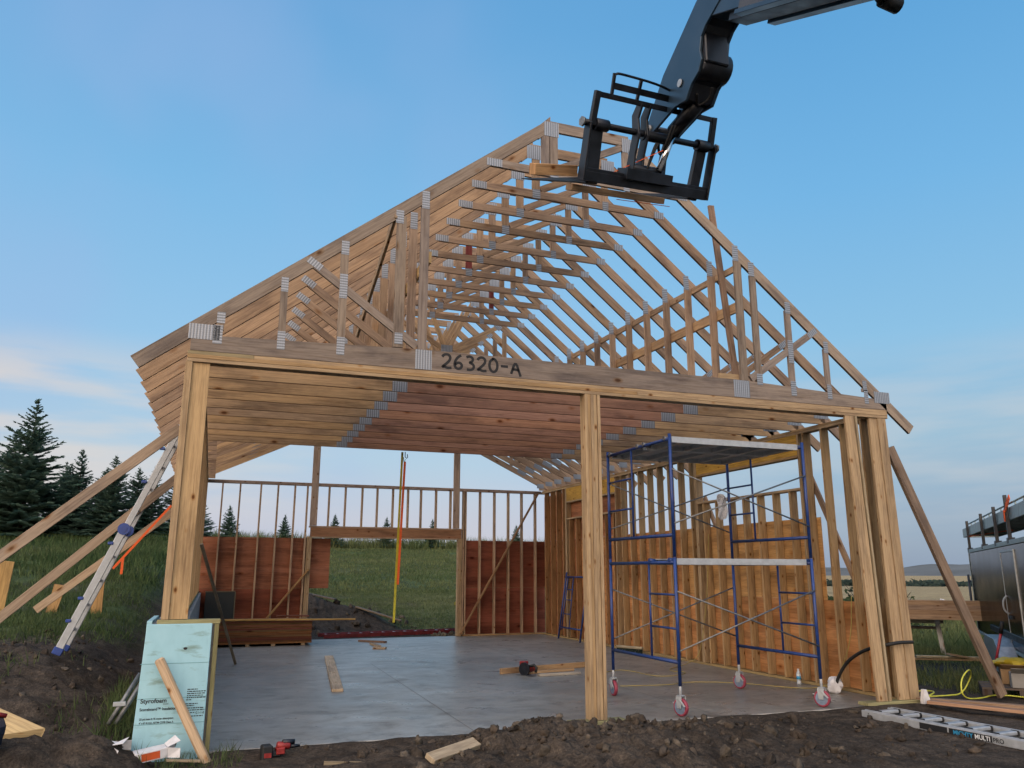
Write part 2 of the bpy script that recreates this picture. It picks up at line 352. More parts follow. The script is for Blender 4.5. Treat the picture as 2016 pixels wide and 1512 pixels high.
def one(name, material, parent=None, bevel=0, **k):
    m = MB(); fn = k.pop('fn'); getattr(m, fn)(*k.pop('a'), **k)
    return m.build(name, material, parent, bevel)
def tag(o, label=None, cat=None, group=None, kind=None):
    if label: o['label'] = label
    if cat: o['category'] = cat
    if group: o['group'] = group
    if kind: o['kind'] = kind
    return o
def empty(name, loc=(0, 0, 0), rz=0):
    o = bpy.data.objects.new(name, None); COL.objects.link(o); o.location = loc; o.rotation_euler = (0, 0, rz); o.empty_display_size = 0.2
    return o
def member_obj(name, material, parent, a, b, w, d, up=(0, 0, 1), tint=(1, 1, 1), bevel=0.003):
    m = MB(); m.member(a, b, w, d, up, tint); return m.build(name, material, parent, bevel)
def box_obj(name, material, parent, c0, c1, tint=(1, 1, 1), bevel=0.003, axis=None):
    m = MB(); m.box(c0, c1, tint, axis=axis); return m.build(name, material, parent, bevel)
def text_obj(name, body, size, material, parent, origin, ex, ey, depth=0.001, offset=0.0, sx=1.0):
    cu = bpy.data.curves.new(name, 'FONT'); cu.body = body; cu.size = size; cu.extrude = depth; cu.offset = offset
    tmp = bpy.data.objects.new('tmp', cu); COL.objects.link(tmp)
    bpy.context.view_layer.update()
    me = bpy.data.meshes.new_from_object(tmp.evaluated_get(bpy.context.evaluated_depsgraph_get()))
    bpy.data.objects.remove(tmp)
    ex, ey = Vector(ex).normalized(), Vector(ey).normalized(); ez = ex.cross(ey)
    Mx = Matrix((ex*sx, ey, ez)).transposed().to_4x4(); Mx.translation = origin
    me.transform(Mx); me.materials.clear(); me.materials.append(material)
    o = bpy.data.objects.new(name, me); COL.objects.link(o); o.parent = parent
    return o

# ------------------------------------------------------------------ ground
rs = np.random.RandomState(3)
PERM = rs.rand(512, 512)
def vnoise(x, y):
    xi = np.floor(x).astype(int); yi = np.floor(y).astype(int); fx = x-xi; fy = y-yi
    fx = fx*fx*(3-2*fx); fy = fy*fy*(3-2*fy)
    g = lambda a, b: PERM[a & 511, b & 511]
    return (g(xi, yi)*(1-fx)+g(xi+1, yi)*fx)*(1-fy)+(g(xi, yi+1)*(1-fx)+g(xi+1, yi+1)*fx)*fy
def fbm(x, y, o=4, g=0.5):
    a = 1; t = 0; sm_ = 0
    for i in range(o):
        t = t+a*vnoise(x*2**i+i*17.3, y*2**i+i*9.1); sm_ += a; a *= g
    return t/sm_-0.5
def ss(t): t = np.clip(t, 0, 1); return t*t*(3-2*t)
MOUNDS = [(3.55, -0.66, .21, .36, .24), (2.85, -0.62, .10, .45, .24), (4.80, -0.72, .10, .38, .22), (4.15, -0.95, .13, .5, .3), (5.30, -0.85, .07, .5, .3),
          (6.05, -1.05, .05, .6, .3), (4.2, -1.45, .10, 1.2, .4), (-.95, -.36, .17, .32, .14), (-.42, -.36, .09, .30, .12), (-1.5, -.5, .2, .4, .2), (2.2, -0.75, .06, .5, .3)]
def height(x, y):
    x = np.asarray(x, float); y = np.asarray(y, float)
    r = np.hypot(x-4, y+4)
    z = -0.045-0.0115*np.clip(r-14, 0, 600)
    u = (x-.376)/np.maximum(y+8.51, 0.5)
    fade = (1-ss((u-.66)/.1))*ss((y-11.5)/1.5)
    hb = 0.107*np.clip(y-14, 0, 36) - 0.06*np.clip(y-52, 0, 90)
    hb = hb*(1+0.12*fbm(x*.05+3, y*.05)) + 0.5*ss((-x+10)/14)*ss((y-38)/10)
    z = z+fade*(hb+.05)
    zl = .06+.14*ss((y+.1)/1.5)+.42*ss((-x-.2)/1.2)*ss((y+.2)/2.6)+.03*np.clip(y, 0, 8)+.11*np.clip(y-8, 0, 30)-0.06*np.clip(y-45, 0, 90)
    wl = ss((-x+.02)/.12)*ss((y+1.7)/1.5)
    wl = np.where(y > 12.6, ss((-x+.6)/1.4), wl)
    z = z*(1-wl)+zl*wl
    for mx_, my_, a, sx_, sy_ in MOUNDS:
        z = z+a*np.exp(-((x-mx_)/sx_)**2-((y-my_)/np.where(y < my_, sy_*1.9, sy_))**2)
    # soil heap outside the rear door
    z = z+0.95*np.exp(-((x-2.6)/1.5)**2-((y-15.6)/1.3)**2)+.35*np.exp(-((x-4.6)/.8)**2-((y-15.2)/.8)**2)
    rough = 0.075*fbm(x*5, y*5, 5, .66)+0.15*np.abs(fbm(x*2.3+9, y*2.3, 3))+.05*np.abs(fbm(x*11, y*11, 3))+.055*fbm(x*7+3, y*7, 3, .7)
    soil = ss((-y-.12)/.25)*ss((y+6)/3)*np.clip(0.35+1.4*np.exp(-((x-4.2)/1.9)**2), 0, 1.6)+1.15*ss((-x-.2)/.2)*(y < 6)*ss((y+3)/2)
    soil = soil+1.2*np.exp(-((x-3)/2)**2-((y-15.4)/1.6)**2)
    z = z+rough*np.clip(soil, 0, 1.6)+0.05*fbm(x*1.2, y*1.2, 3)*ss((r-8)/6)*(r < 60)
    ins = (x > -.16) & (x < 9.04) & (y > -.0) & (y < 12.56)
    edge = (x > -.1) & (x < 9.2) & (y > -.04) & (y < 12.7)
    near = ss((y+.45)/.3)*(x > .5)*(x < 9.2)*(y < .05)
    z = z*(1-near)+np.maximum(z, -.010+.03*fbm(x*3, y*3, 3))*near
    z = z+.03*np.exp(-((y+.12)/.12)**2)*(x > .55)*(x < 9.2)*(.6+1.4*fbm(x*4, y*2, 3))
    z = np.where(edge & (z > -.004) & ((y > 12.5) | (y < 0)), np.minimum(z, -.004), z)
    return np.where(ins, np.minimum(z, -.14), z)
def gcolor(x, y):
    dirt = np.array([.078, .062, .049]); grass = np.array([.085, .120, .045]); dry = np.array([.185, .172, .074]); tan = np.array([.46, .34, .18]); wet = np.array([.035, .038, .044])
    n = fbm(x*.9, y*.9, 4)+.5; n2 = fbm(x*.22+5, y*.22, 3)+.5
    g = np.zeros_like(x)
    left = ss((-x-.3)/.8)*ss((y-(2.5+1.6*(n-.5)*2+.5*np.clip(x+4, -4, 3)))/2.0)
    back = ss((y-(13.6+2.6*np.exp(-((x-3.2)/1.6)**2)+(n-.5)*2))/1.2)
    right = ss((x-(10.4+(n-.5)*2.5))/1.0)*ss((y+6)/3)
    g = np.maximum(np.maximum(left, back), right)
    patch = ss((n-.33)/.2); g = g*(.35+.65*patch)
    g = np.where((x > 12) | (y > 20), np.maximum(g, .85), g)
    c_ = dirt*(1-g[..., None])+(grass*(1-ss((n2-.42)/.3)[..., None]*.55)+dry*ss((n2-.42)/.3)[..., None]*.55)*g[..., None]
    w = (np.exp(-((x-12.6)/1.5)**2-((y-3.2)/1.3)**2))[..., None]
    c_ = c_*(1-w)+wet*w
    r = np.hypot(x, y+8)
    u = (x-.376)/np.maximum(y+8.51, .5)
    f = (ss((r-48)/8)*((u > .7) | (r > 110)))[..., None]
    c_ = c_*(1-f)+tan*f
    gv = (ss((-y-3.6)/1.6)*ss((14-np.abs(x-3))/4)*ss((y+34)/6))[..., None]              # unseen pale gravel behind the camera, added to bounce light onto the joists
    return c_*(1-gv)+np.array([.46, .41, .345])*gv
def axis_pts(*segs):
    out = []
    for a, b, st in segs: out += list(np.arange(a, b-1e-6, st))
    return out
geo = [60*1.35**i for i in range(1, 16)]
xs = np.array([-g for g in reversed(geo)]+axis_pts((-60, -14, 2), (-14, -3.4, .28), (-3.4, -.3, .05), (-.3, .1, .035), (.1, 1.9, .06), (1.9, 7.2, .028), (7.2, 10, .06), (10, 26, .3), (26, 62, 1.5))+geo)
ys = np.array([-g for g in reversed(geo[:6])]+axis_pts((-60, -8, 4), (-8, -2.4, .3), (-2.4, .15, .028), (.15, 3.2, .06), (3.2, 20, .2), (20, 62, .7))+geo)
X, Y = np.meshgrid(xs, ys); Z = height(X, Y)
nx, ny = len(xs), len(ys)
vv = np.stack([X, Y, Z], -1).reshape(-1, 3)
ii = (np.arange(ny-1)[:, None]*nx+np.arange(nx-1)[None, :]).ravel()
ff = np.stack([ii, ii+1, ii+nx+1, ii+nx], -1)
def np_mesh(name, verts, faces, cols, material, smooth=True):
    me = bpy.data.meshes.new(name); nf, k = faces.shape
    me.vertices.add(len(verts)); me.vertices.foreach_set('co', verts.astype('f').ravel())
    me.loops.add(nf*k); me.loops.foreach_set('vertex_index', faces.astype('i').ravel())
    me.polygons.add(nf); me.polygons.foreach_set('loop_start', np.arange(0, nf*k, k, dtype='i')); me.polygons.foreach_set('loop_total', np.full(nf, k, 'i'))
    me.polygons.foreach_set('use_smooth', np.full(nf, smooth))
    me.update(calc_edges=True)
    ca = me.color_attributes.new('tint', 'FLOAT_COLOR', 'POINT')
    t = np.ones((len(verts), 4), 'f'); t[:, :3] = cols; ca.data.foreach_set('color', t.ravel())
    me.materials.append(material); me.validate()
    o = bpy.data.objects.new(name, me); COL.objects.link(o); return o
tag(np_mesh('ground', vv, ff, gcolor(X, Y).reshape(-1, 3), GROUND), kind='structure')
# distant hills
hb_ = MB()
azs = np.radians(np.linspace(28, 75, 90)); 
for R0, hh, sd0 in ((3600, 40, 1.0), (3000, 24, 7.0)):
    tops = [(R0*math.sin(a), R0*math.cos(a), hh*(0.55+1.1*float(fbm(np.array(a*9+sd0), np.array(sd0), 4))+0.35*math.exp(-((a-.86)/.12)**2))) for a in azs]
    for i in range(len(azs)-1):
        a, b = tops[i], tops[i+1]; k = .88
        hb_.quad(((a[0]*k, a[1]*k, -9), (b[0]*k, b[1]*k, -9), b, a), None, (1, 1, 1), True)
        k2 = 1.1
        hb_.quad((a, b, (b[0]*k2, b[1]*k2, -9), (a[0]*k2, a[1]*k2, -9)), None, (1, 1, 1), True)
tag(hb_.build('hills', HILLM), kind='structure')
# leafy clumps: many small faces through a volume
def leaf_cloud(mb, cx, cy, z0, rx, rz, n, size, cols, seed):
    r_ = random.Random(seed)
    for i in range(n):
        th = r_.uniform(0, 2*math.pi); ph = math.acos(r_.uniform(-1, 1)); rr = r_.uniform(.35, 1)**.5
        d = Vector((math.sin(ph)*math.cos(th), math.sin(ph)*math.sin(th), math.cos(ph)))
        lump = .72+.4*math.sin(th*3+seed)*math.sin(ph*4+seed*2)
        p = Vector((cx+d.x*rx*rr*lump, cy+d.y*rx*rr*lump, z0+rz+d.z*rz*rr*lump))
        a = Vector((r_.uniform(-1, 1), r_.uniform(-1, 1), r_.uniform(-.6, .6))).normalized()*size*r_.uniform(.6, 1.4); b = a.orthogonal().normalized()*size*.5
        c0 = r_.choice(cols); k = r_.uniform(.7, 1.3)
        mb.quad((p-a, p+b, p+a, p-b), None, tuple(x*k for x in c0))
fw_ = MB()
for i in range(70):
    a = math.radians(rnd.uniform(40, 62)); R0 = rnd.uniform(470, 620)
    x0, y0 = R0*math.sin(a), R0*math.cos(a)
    leaf_cloud(fw_, x0, y0, float(height(x0, y0))-.5, rnd.uniform(6, 14), rnd.uniform(.9, 2.3), 160, 1.3, [(.05, .075, .06), (.06, .085, .06)], i)
tag(fw_.build('far_wood', NEED), 'dark band of trees across the far prairie', 'woodland', kind='stuff')

# ------------------------------------------------------------------ grass
def blades(n, xr, yr, hmin, hmax, w, dens, seed, cols):
    R_ = np.random.RandomState(seed)
    x = R_.uniform(*xr, n); y = R_.uniform(*yr, n); k = dens(x, y) > R_.rand(n); x, y = x[k], y[k]; n = len(x)
    z = height(x, y)-.01
    a = R_.uniform(0, 2*np.pi, n); h = R_.uniform(hmin, hmax, n)*(0.6+.8*(fbm(x*1.3, y*1.3, 3)+.5)); ww = w*R_.uniform(.6, 1.3, n)
    lx, ly = R_.normal(0, .35, n)*h, R_.normal(0, .35, n)*h
    p0 = np.stack([x-np.cos(a)*ww, y-np.sin(a)*ww, z], -1); p1 = np.stack([x+np.cos(a)*ww, y+np.sin(a)*ww, z], -1); p2 = np.stack([x+lx, y+ly, z+h], -1)
    t = (fbm(x*.35+5, y*.35, 4)+.5+R_.normal(0, .16, n)).clip(0, 1)[:, None]
    c_ = cols[0]*(1-t)+cols[1]*t
    c_ = c_*R_.uniform(.65, 1.25, (n, 1))
    return np.stack([p0, p1, p2], 1).reshape(-1, 3), np.repeat(c_, 3, 0)
GL = (np.array([.070, .130, .042]), np.array([.155, .180, .070]))
GC = (np.array([.095, .150, .052]), np.array([.235, .240, .095]))
nz = lambda x, y, s_=.9: fbm(x*s_, y*s_, 4)+.5
dl = lambda x, y: ss((-x-.55)/.6)*ss((y-(2.3+3.0*(nz(x, y)-.5)+.5*np.clip(x+4, -4, 3)))/1.6)*ss((nz(x, y, 1.7)-.30)/.15)
db = lambda x, y: ss((y-(13.8+3.2*np.exp(-((x-3.2)/1.7)**2)+(nz(x, y)-.5)*2))/.8)*ss((nz(x, y, .6)-.22)/.15)
dr_ = lambda x, y: ss((x-(10.3+(nz(x, y)-.5)*2))/.7)*(1-np.exp(-((x-12.6)/1.5)**2-((y-3.2)/1.3)**2))*ss((nz(x, y, 1.1)-.28)/.15)
df = lambda x, y: ss((nz(x, y, 2.0)-.62)/.1)*(.5)
VS, CS = [], []
for args in ((60000, (-9, -.5), (1.5, 14), .04, .17, .007, dl, 1, GL), (52000, (-14, 0), (13, 30), .10, .30, .017, dl, 2, GL),
             (60000, (1.5, 10), (13, 24), .03, .10, .008, db, 3, GC), (52000, (2, 20), (23, 50), .06, .17, .022, db, 4, GC),
             (9000, (-2, 24), (47, 51), .3, .95, .03, lambda x, y: x*0+.7, 5, GC),
             (52000, (9.6, 20), (-3, 9), .07, .24, .008, dr_, 6, GC), (36000, (14, 40), (6, 36), .12, .3, .025, lambda x, y: x*0+1, 8, GC),
             (9000, (-3.4, .0), (-.5, 4.2), .04, .15, .006, df, 9, GL), (700, (.05, .75), (-.55, -.06), .03, .13, .004, lambda x, y: x*0+.6, 10, GL), (1500, (-.5, -.14), (.05, 2.2), .05, .22, .006, lambda x, y: x*0+.7, 15, GL)):
    a, b = blades(*args); VS.append(a); CS.append(b)
VS = np.concatenate(VS); CS = np.concatenate(CS)
tag(np_mesh('grass', VS, np.arange(len(VS)).reshape(-1, 3), CS, GRASSM, False), 'rough green and yellowing grass round the building site', 'grass', kind='stuff')

# soil clods and stones
ico = bpy.data.meshes.new('ico'); import bmesh
bm = bmesh.new(); bmesh.ops.create_icosphere(bm, subdivisions=3, radius=1); bm.verts.ensure_lookup_table()
IV = np.array([v.co[:] for v in bm.verts]); IF = np.array([[v.index for v in f.verts] for f in bm.faces]); bm.free()
def clods(n, xr, yr, smin, smax, dens, seed, cols):
    R_ = np.random.RandomState(seed); V, Fc, C_ = [], [], []; off = 0
    x = R_.uniform(*xr, n); y = R_.uniform(*yr, n); k = dens(x, y) > R_.rand(n); x, y = x[k], y[k]; z = height(x, y)
    for i in range(len(x)):
        sz = smin*(smax/smin)**(R_.rand()**(2.2 if abs(x[i]-4.1) < 1.9 and y[i] < -.3 else 4.5))
        o = R_.rand(3)*50
        q = IV*1.9
        d = IV*(1+1.5*fbm(q[:, 0]+o[0]+q[:, 2]*.7, q[:, 1]+o[1]-q[:, 2]*.9, 4, .65))[:, None]
        for _ in range(3):                                  # broken faces
            nrm = R_.normal(size=3); nrm /= np.linalg.norm(nrm); k = d@nrm; d = d-np.clip(k-R_.uniform(.35, .8), 0, None)[:, None]*nrm
        d = d*R_.uniform(.5, 1.3, 3)*sz
        th = R_.rand()*6.28; cc, s_ = np.cos(th), np.sin(th)
        d = np.stack([d[:, 0]*cc-d[:, 1]*s_, d[:, 0]*s_+d[:, 1]*cc, d[:, 2]], -1)
        V.append(d+[x[i], y[i], z[i]+sz*.15]); Fc.append(IF+off); off += len(IV)
        C_.append(np.tile(np.array(cols[R_.randint(len(cols))])*R_.uniform(.7, 1.3), (len(IV), 1)))
    return np.concatenate(V), np.concatenate(Fc), np.concatenate(C_)
SOIL = [(.064, .050, .039), (.056, .045, .036), (.075, .058, .044), (.10, .082, .064)]
ds = lambda x, y: np.clip(.16+1.0*np.exp(-((x-4.1)/1.3)**2-((y+.72)/.38)**2), 0, 1)*((y < -.15) | (x < -.3) | (y > 12.8))
parts_ = [clods(5200, (1.2, 8), (-2.4, -.10), .006, .075, ds, 11, SOIL), clods(3800, (-3.4, .3), (-1, 4.5), .004, .045, lambda x, y: (x < -.2)*(.25+.75*(fbm(x*1.5, y*1.5, 3) > 0)), 12, SOIL),
          clods(500, (1.5, 6), (13.2, 17.5), .02, .12, lambda x, y: x*0+.8, 13, SOIL), clods(60, (6.0, 6.6), (12.75, 13.4), .03, .10, lambda x, y: x*0+1, 14, [(.10, .085, .06)])]
V_, F_, C_, off = [], [], [], 0
for a, b, c_ in parts_: V_.append(a); F_.append(b+off); C_.append(c_); off += len(a)
tag(np_mesh('soil_clods', np.concatenate(V_), np.concatenate(F_), np.concatenate(C_), CLOD, True), 'dug up brown soil clods and small stones in front of the slab', 'soil', kind='stuff')
#PART2
# ------------------------------------------------------------------ concrete
W, D, H = 9.0, 12.53, 3.81
tag(box_obj('concrete_floor', SLAB, None, (-.05, -.03, -.13), (9.03, 12.55, 0), bevel=.008), kind='structure')
jm = simple('saw_cut', (.20, .19, .175), .9)
for a, b in (((3.23, 6.8, 0), (3.09, .05, 0)), ((6.27, 10.9, 0), (6.12, 5.2, 0)), ((6.12, 5.19, 0), (6.05, .05, 0))):
    m = MB(); a, b = Vector(a), Vector(b); s_ = Vector((b-a).normalized().cross(Vector((0, 0, 1))))*.0035; u = Vector((0, 0, .003))
    m.quad((a-s_+u, b-s_+u, b+s_+u, a+s_+u)); m.build('saw_cut', jm, bpy.data.objects['concrete_floor'])
fnd = MB(); fnd.box((-.10, .0, -.3), (.20, D, 1.135)); fnd.box((.2, .0, -.2), (.45, .16, 1.135))
fo = fnd.build('foundation_wall', CONC_G); tag(fo, 'raised grey concrete stem wall under the left side of the frame', 'foundation wall')
tm = MB(); tm.box((-.06, -.02, 1.137), (.50, .15, 1.175), TREAT); tm.build('edge_board', LUM, fo, .002)
tm = MB(); tm.box((.452, -.06, -.06), (.492, .16, 1.136), (.27, .25, .12)); tm.build('edge_board', LUM, fo, .002)

# ------------------------------------------------------------------ timber frame
gar = tag(empty('timber_garage', (0, 0, 0)), 'unfinished timber garage frame with open roof trusses on a concrete slab', 'building')
ML, MR = .785, .825                                         # roof pitches
zl_ = lambda x: 3.695+ML*(x+.54)                            # top edge of the left rafter
zr_ = lambda x: 3.61+MR*(9.45-x)                            # top edge of the right rafter
TH = .038; RD = .14
TOPZ = 7.215; XL, XR = 3.99, 5.10
def rafters(m, y, col, apex=True):
    n = Vector((ML, 0, -1)).normalized()*RD/2
    a = Vector((-.54, y, zl_(-.54)))+n; b = Vector((XL-.02, y, zl_(XL-.02)))+n
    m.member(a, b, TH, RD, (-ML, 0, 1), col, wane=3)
    n = Vector((-MR, 0, -1)).normalized()*RD/2
    a = Vector((XR+.02, y, zr_(XR+.02)))+n; b = Vector((9.45, y, zr_(9.45)))+n
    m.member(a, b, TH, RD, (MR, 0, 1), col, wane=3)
    m.member((XL+.002, y, TOPZ-RD/2), (XR-.002, y, TOPZ-RD/2), TH, RD, (0, 0, 1), col)
    if apex: m.prism([(XL-.16, zl_(XL-.16)-.19), (XL-.001, TOPZ-.13), (XL-.001, zl_(XL)+.03), (XL-.16, zl_(XL-.16)-.005)], (0, y-TH/2+.001, 0), (1, 0, 0), (0, 0, 1), (0, TH-.002, 0), col)
PROTO = {}
def plate(parent, x, z, w, h, y, rot=0.0, vert=False):
    key = (round(w, 3), round(h, 3), vert)
    if key not in PROTO:
        m = MB(); a, b = w/2, h/2
        P = [(-a, -.001, -b), (a, -.001, -b), (a, -.001, b), (-a, -.001, b)]
        uv = [(p[2], p[0]) for p in P] if vert else [(p[0], p[2]) for p in P]
        m.quad(P, uv); Q = [(p[0], .001, p[2]) for p in P]; m.quad(Q[::-1], uv[::-1])
        for i in range(4): j = (i+1) % 4; m.quad((P[j], P[i], Q[i], Q[j]))
        o = m.build('connector_plate', PLATE, parent); PROTO[key] = o
    else:
        o = PROTO[key].copy(); COL.objects.link(o); o.parent = parent
    o.location = (x, y-TH/2-.0025, z); o.rotation_euler = (0, -rot, 0)
    return o
rot_l, rot_r = math.atan(ML), -math.atan(MR)
def web(parent, a, b, y, col, d=.089, name='web'):
    m = MB(); dr = Vector((b[0]-a[0], 0, b[1]-a[1]))
    m.member((a[0], y, a[1]), (b[0], y, b[1]), TH-.002, d, (-dr.z, 0, dr.x), col); return m.build(name, TRU, parent)
def attic(k):
    y = .61*k+TH/2
    m = MB(); col = GREYC if k == 0 else TRUC
    rafters(m, y, col)
    bl, br = 2.42, 6.63
    cz = H+.1175; dd = .235
    c1 = GREYC if k == 0 else TANC; c2 = GREYC if k == 0 else REDC
    yo = y
    # bottom chord in three lengths, heel cut to follow the rafter
    hz_ = 0 if k == 0 else rnd.uniform(0, .010)
    def chord(x0, x1, cc, cutl=False, cutr=False):
        tl = (H+.13) if cutl else (H+dd); 
        j = rnd.uniform(.74, 1.12); h_ = rnd.uniform(-.10, .10); cc = (cc[0]*j*(1+h_*.3), cc[1]*j, cc[2]*j*(1-h_))
        p = [Vector((x0, yo-TH/2, H)), Vector((x0, yo+TH/2, H)), Vector((x0, yo+TH/2, H+dd)), Vector((x0, yo-TH/2, H+dd))]
        q = [Vector((x1, yo-TH/2, H)), Vector((x1, yo+TH/2, H)), Vector((x1, yo+TH/2, H+dd)), Vector((x1, yo-TH/2, H+dd))]
        if cutl: p[2].z = p[3].z = H+.16
        if cutr: q[2].z = q[3].z = H+.14
        for v in p+q: v.z += hz_
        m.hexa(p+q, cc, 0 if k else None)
    chord(0, bl, c1, True, False); chord(bl, br, c2); chord(br, W, c1, False, True)
    # collar beam
    m.member((3.18, y, 6.50), (5.93, y, 6.485), TH-.001, .10, (0, 0, 1), col)
    tr = m.build('attic_truss', TRU, gar)
    z0 = H+dd
    def rl(x): return zl_(x)-RD/math.cos(rot_l)+.005
    def rr(x): return zr_(x)-RD/math.cos(rot_r)+.005
    for x, d in ((.27, .07), (.88, .075), (1.50, .085), (2.125, .11), (2.40, .10)) if k == 0 else ((2.40, .10),): web(tr, (x, z0), (x, rl(x)), y, col, d)
    for x, d in ((6.69, .105), (6.92, .09), (7.45, .085), (8.04, .075), (8.65, .07)) if k == 0 else ((6.69, .105),): web(tr, (x, z0), (x, rr(x)), y, col, d)
    web(tr, (1.17, 4.90), (2.34, z0+.03), y+.001, col, .089); web(tr, (7.84, 4.80), (6.79, z0+.03), y+.001, col, .089)
    red = (.27, .06, .05)
    kx = (3.92, 4.035) if k == 0 else (4.035,)
    for x in kx: web(tr, (x, 6.55), (x, TOPZ-RD), y, red if k == 6 else col, .105, 'king_post')
    web(tr, (5.05, 6.54), (5.05, TOPZ-RD), y, red if k == 9 else col, .089, 'king_post')
    web(tr, (4.10, 6.575), (5.0, TOPZ-RD-.03), y+.001, col, .089)
    full = k < 5; pd, ph = (.05, .20) if k == 0 else (-.02, .10)
    P = [(4.00, 7.10, .20, .20, 0, False), (5.10, 7.08, .20, .20, 0, False), (bl, H+.1175, .19, .225, 0, False), (br, H+.1175, .24, .225, 0, False),
         (3.24, 6.50, .20, .10, 0, False), (5.88, 6.486, .15, .10, 0, False), (2.40, 5.86, .09, .22, 0, True), (6.66, 5.80, .09, .22, 0, True),
         (4.035, 6.50, .11, .13, 0, True), (5.05, 6.49, .09, .13, 0, True)]
    P += [((.12, H+.20, .30, .16, 0, False) if k == 0 else (8.93, H+.165, .25, .15, 0, False)), (8.93, H+.17, .27, .16, 0, False), (2.10, 5.60, .09, .16, 0, True), (6.90, 5.60, .09, .20, 0, True), (1.50, 5.13, .085, .16, 0, True), (1.50, 4.68, .085, .28, 0, True), (1.50, z0-pd, .085, ph, 0, True),
         (7.45, 5.12, .085, .16, 0, True), (7.45, 4.50, .085, .32, 0, True), (7.45, z0-pd, .085, ph, 0, True), (.88, 4.62, .075, .16, 0, True), (.88, z0-pd, .08, ph, 0, True), (.27, 4.18, .08, .12, 0, True), (.25, z0-pd, .09, ph, 0, True),
         (8.04, 4.62, .075, .16, 0, True), (8.04, z0-pd, .075, ph, 0, True), (8.65, 4.13, .07, .14, 0, True), (8.66, z0-pd-.02, .07, ph, 0, True), (1.18, 4.90, .08, .17, math.radians(57), True), (7.83, 4.80, .17, .08, math.radians(37), False), (2.13, z0+.10, .09, .13, 0, True), (6.92, z0+.03, .09, .15, 0, True)]
    if k: P = [q for q in P if min(abs(q[0]-a) for a in (.25, .27, .88, 1.50, 2.10, 2.13, 6.90, 6.92, 7.45, 8.04, 8.65, 8.66)) > .004]
    if full:
        for q in P: plate(tr, q[0], q[1], q[2], q[3], y, q[4], q[5])
    else: return tr, y, P
    return tr, y, None
REST = []
trs = [attic(k) for k in range(11)]
first = trs[0][0]
# far plates: one mesh for the rest of the connector plates
mp_ = MB()
def far_plate(m, y, q):
    x, z, w, h, rt, ve = q; yy = y-TH/2-.0035; a, b = w/2, h/2; ca, sa = math.cos(rt), math.sin(rt)
    P = [(-a, -b), (a, -b), (a, b), (-a, b)]; uv = [(p[1], p[0]) for p in P] if ve else P
    F_ = [(x+p[0]*ca-p[1]*sa, yy, z+p[0]*sa+p[1]*ca) for p in P]; m.quad(F_, uv)
    B_ = [(p[0], p[1]+.002, p[2]) for p in F_]; m.quad(B_[::-1], uv[::-1])
    for i in range(4): j = (i+1) % 4; m.quad((F_[j], F_[i], B_[i], B_[j]))
for tr, y, P in trs:
    if P:
        for q in P: far_plate(mp_, y, q)
# scissor trusses over the rear bay
def scissor(k):
    y = .61*k+TH/2; m = MB(); rafters(m, y, TRUC, False)
    pk = (4.51, 5.99); sl = .472
    m.member((.02, y, 3.80+.07), (pk[0], y, pk[1]), TH-.001, .14, (-sl, 0, 1), TANC if k % 3 else TRUC)
    m.member((W-.02, y, 3.80+.07), (pk[0], y, pk[1]), TH-.001, .14, (sl, 0, 1), TRUC)
    m.box((.02, y-TH/2+.001, 3.812), (.30, y+TH/2-.001, 3.93), TRUC); m.box((W-.28, y-TH/2+.001, 3.812), (W-.02, y+TH/2-.001, 3.93), TRUC)
    tr = m.build('scissor_truss', TRU, gar)
    lo = lambda x: 3.93+sl*(x if x < 4.51 else 9.02-x)
    for x in (1.1, 2.3, 3.3): web(tr, (x, lo(x)), (x, zl_(x)-.17), y, TRUC)
    for x in (5.75, 6.75, 7.9): web(tr, (x, lo(x)), (x, zr_(x)-.17), y, TRUC)
    web(tr, (4.44, 6.02), (3.42, 6.60), y+.001, TANC); web(tr, (4.58, 6.02), (5.62, 6.60), y+.001, TANC)
    web(tr, (4.46, 6.06), (4.05, TOPZ-RD), y-.001, TANC); web(tr, (4.56, 6.06), (5.05, TOPZ-RD), y-.001, TANC)
    web(tr, (2.34, lo(2.3)+.06), (1.2, zl_(1.2)-.16), y+.001, TRUC); web(tr, (6.75, lo(6.75)+.06), (7.8, zr_(7.8)-.16), y+.001, TRUC)
    for q in ((4.51, 5.99, .24, .22, 0, False), (4.0, 7.10, .2, .2, 0, False), (5.1, 7.08, .2, .2, 0, False), (2.3, lo(2.3)-.02, .28, .12, math.atan(sl), False),
              (6.75, lo(6.75)-.02, .28, .12, -math.atan(sl), False), (8.75, 3.93, .20, .12, 0, False), (8.2, lo(8.2)-.03, .26, .11, -math.atan(sl), False), (1.1, lo(1.1)-.02, .2, .12, math.atan(sl), False), (3.45, 6.58, .16, .12, rot_l, False), (5.6, 6.6, .16, .12, rot_r, False)): far_plate(mp_, y, q)
for k in range(11, 21): scissor(k)
tag(mp_.build('connector_plate', PLATE, gar), kind='stuff')
# hand-painted number on the first bottom chord
strokes = {'2': [[(0, .78), (.12, .95), (.38, 1.0), (.56, .86), (.55, .62), (.36, .38), (.10, .16), (.02, .06), (.16, .12), (.36, .02), (.66, .06)]],
           '6': [[(.50, 1.0), (.26, .86), (.06, .52), (.04, .22), (.20, .02), (.46, .06), (.58, .26), (.46, .46), (.22, .46), (.07, .30)]],
           '3': [[(.04, .90), (.28, 1.0), (.52, .86), (.46, .62), (.22, .54), (.52, .46), (.60, .22), (.42, .02), (.08, .04)]],
           '0': [[(.34, .98), (.08, .80), (.02, .42), (.16, .06), (.44, .02), (.62, .30), (.60, .72), (.40, .98), (.22, .95)]],
           '-': [[(.04, .50), (.56, .50)]], 'A': [[(.02, 0), (.34, 1.0), (.66, .02), (.72, -.14)], [(.10, .36), (.60, .30)]]}
lm = MB(); x0 = 2.635
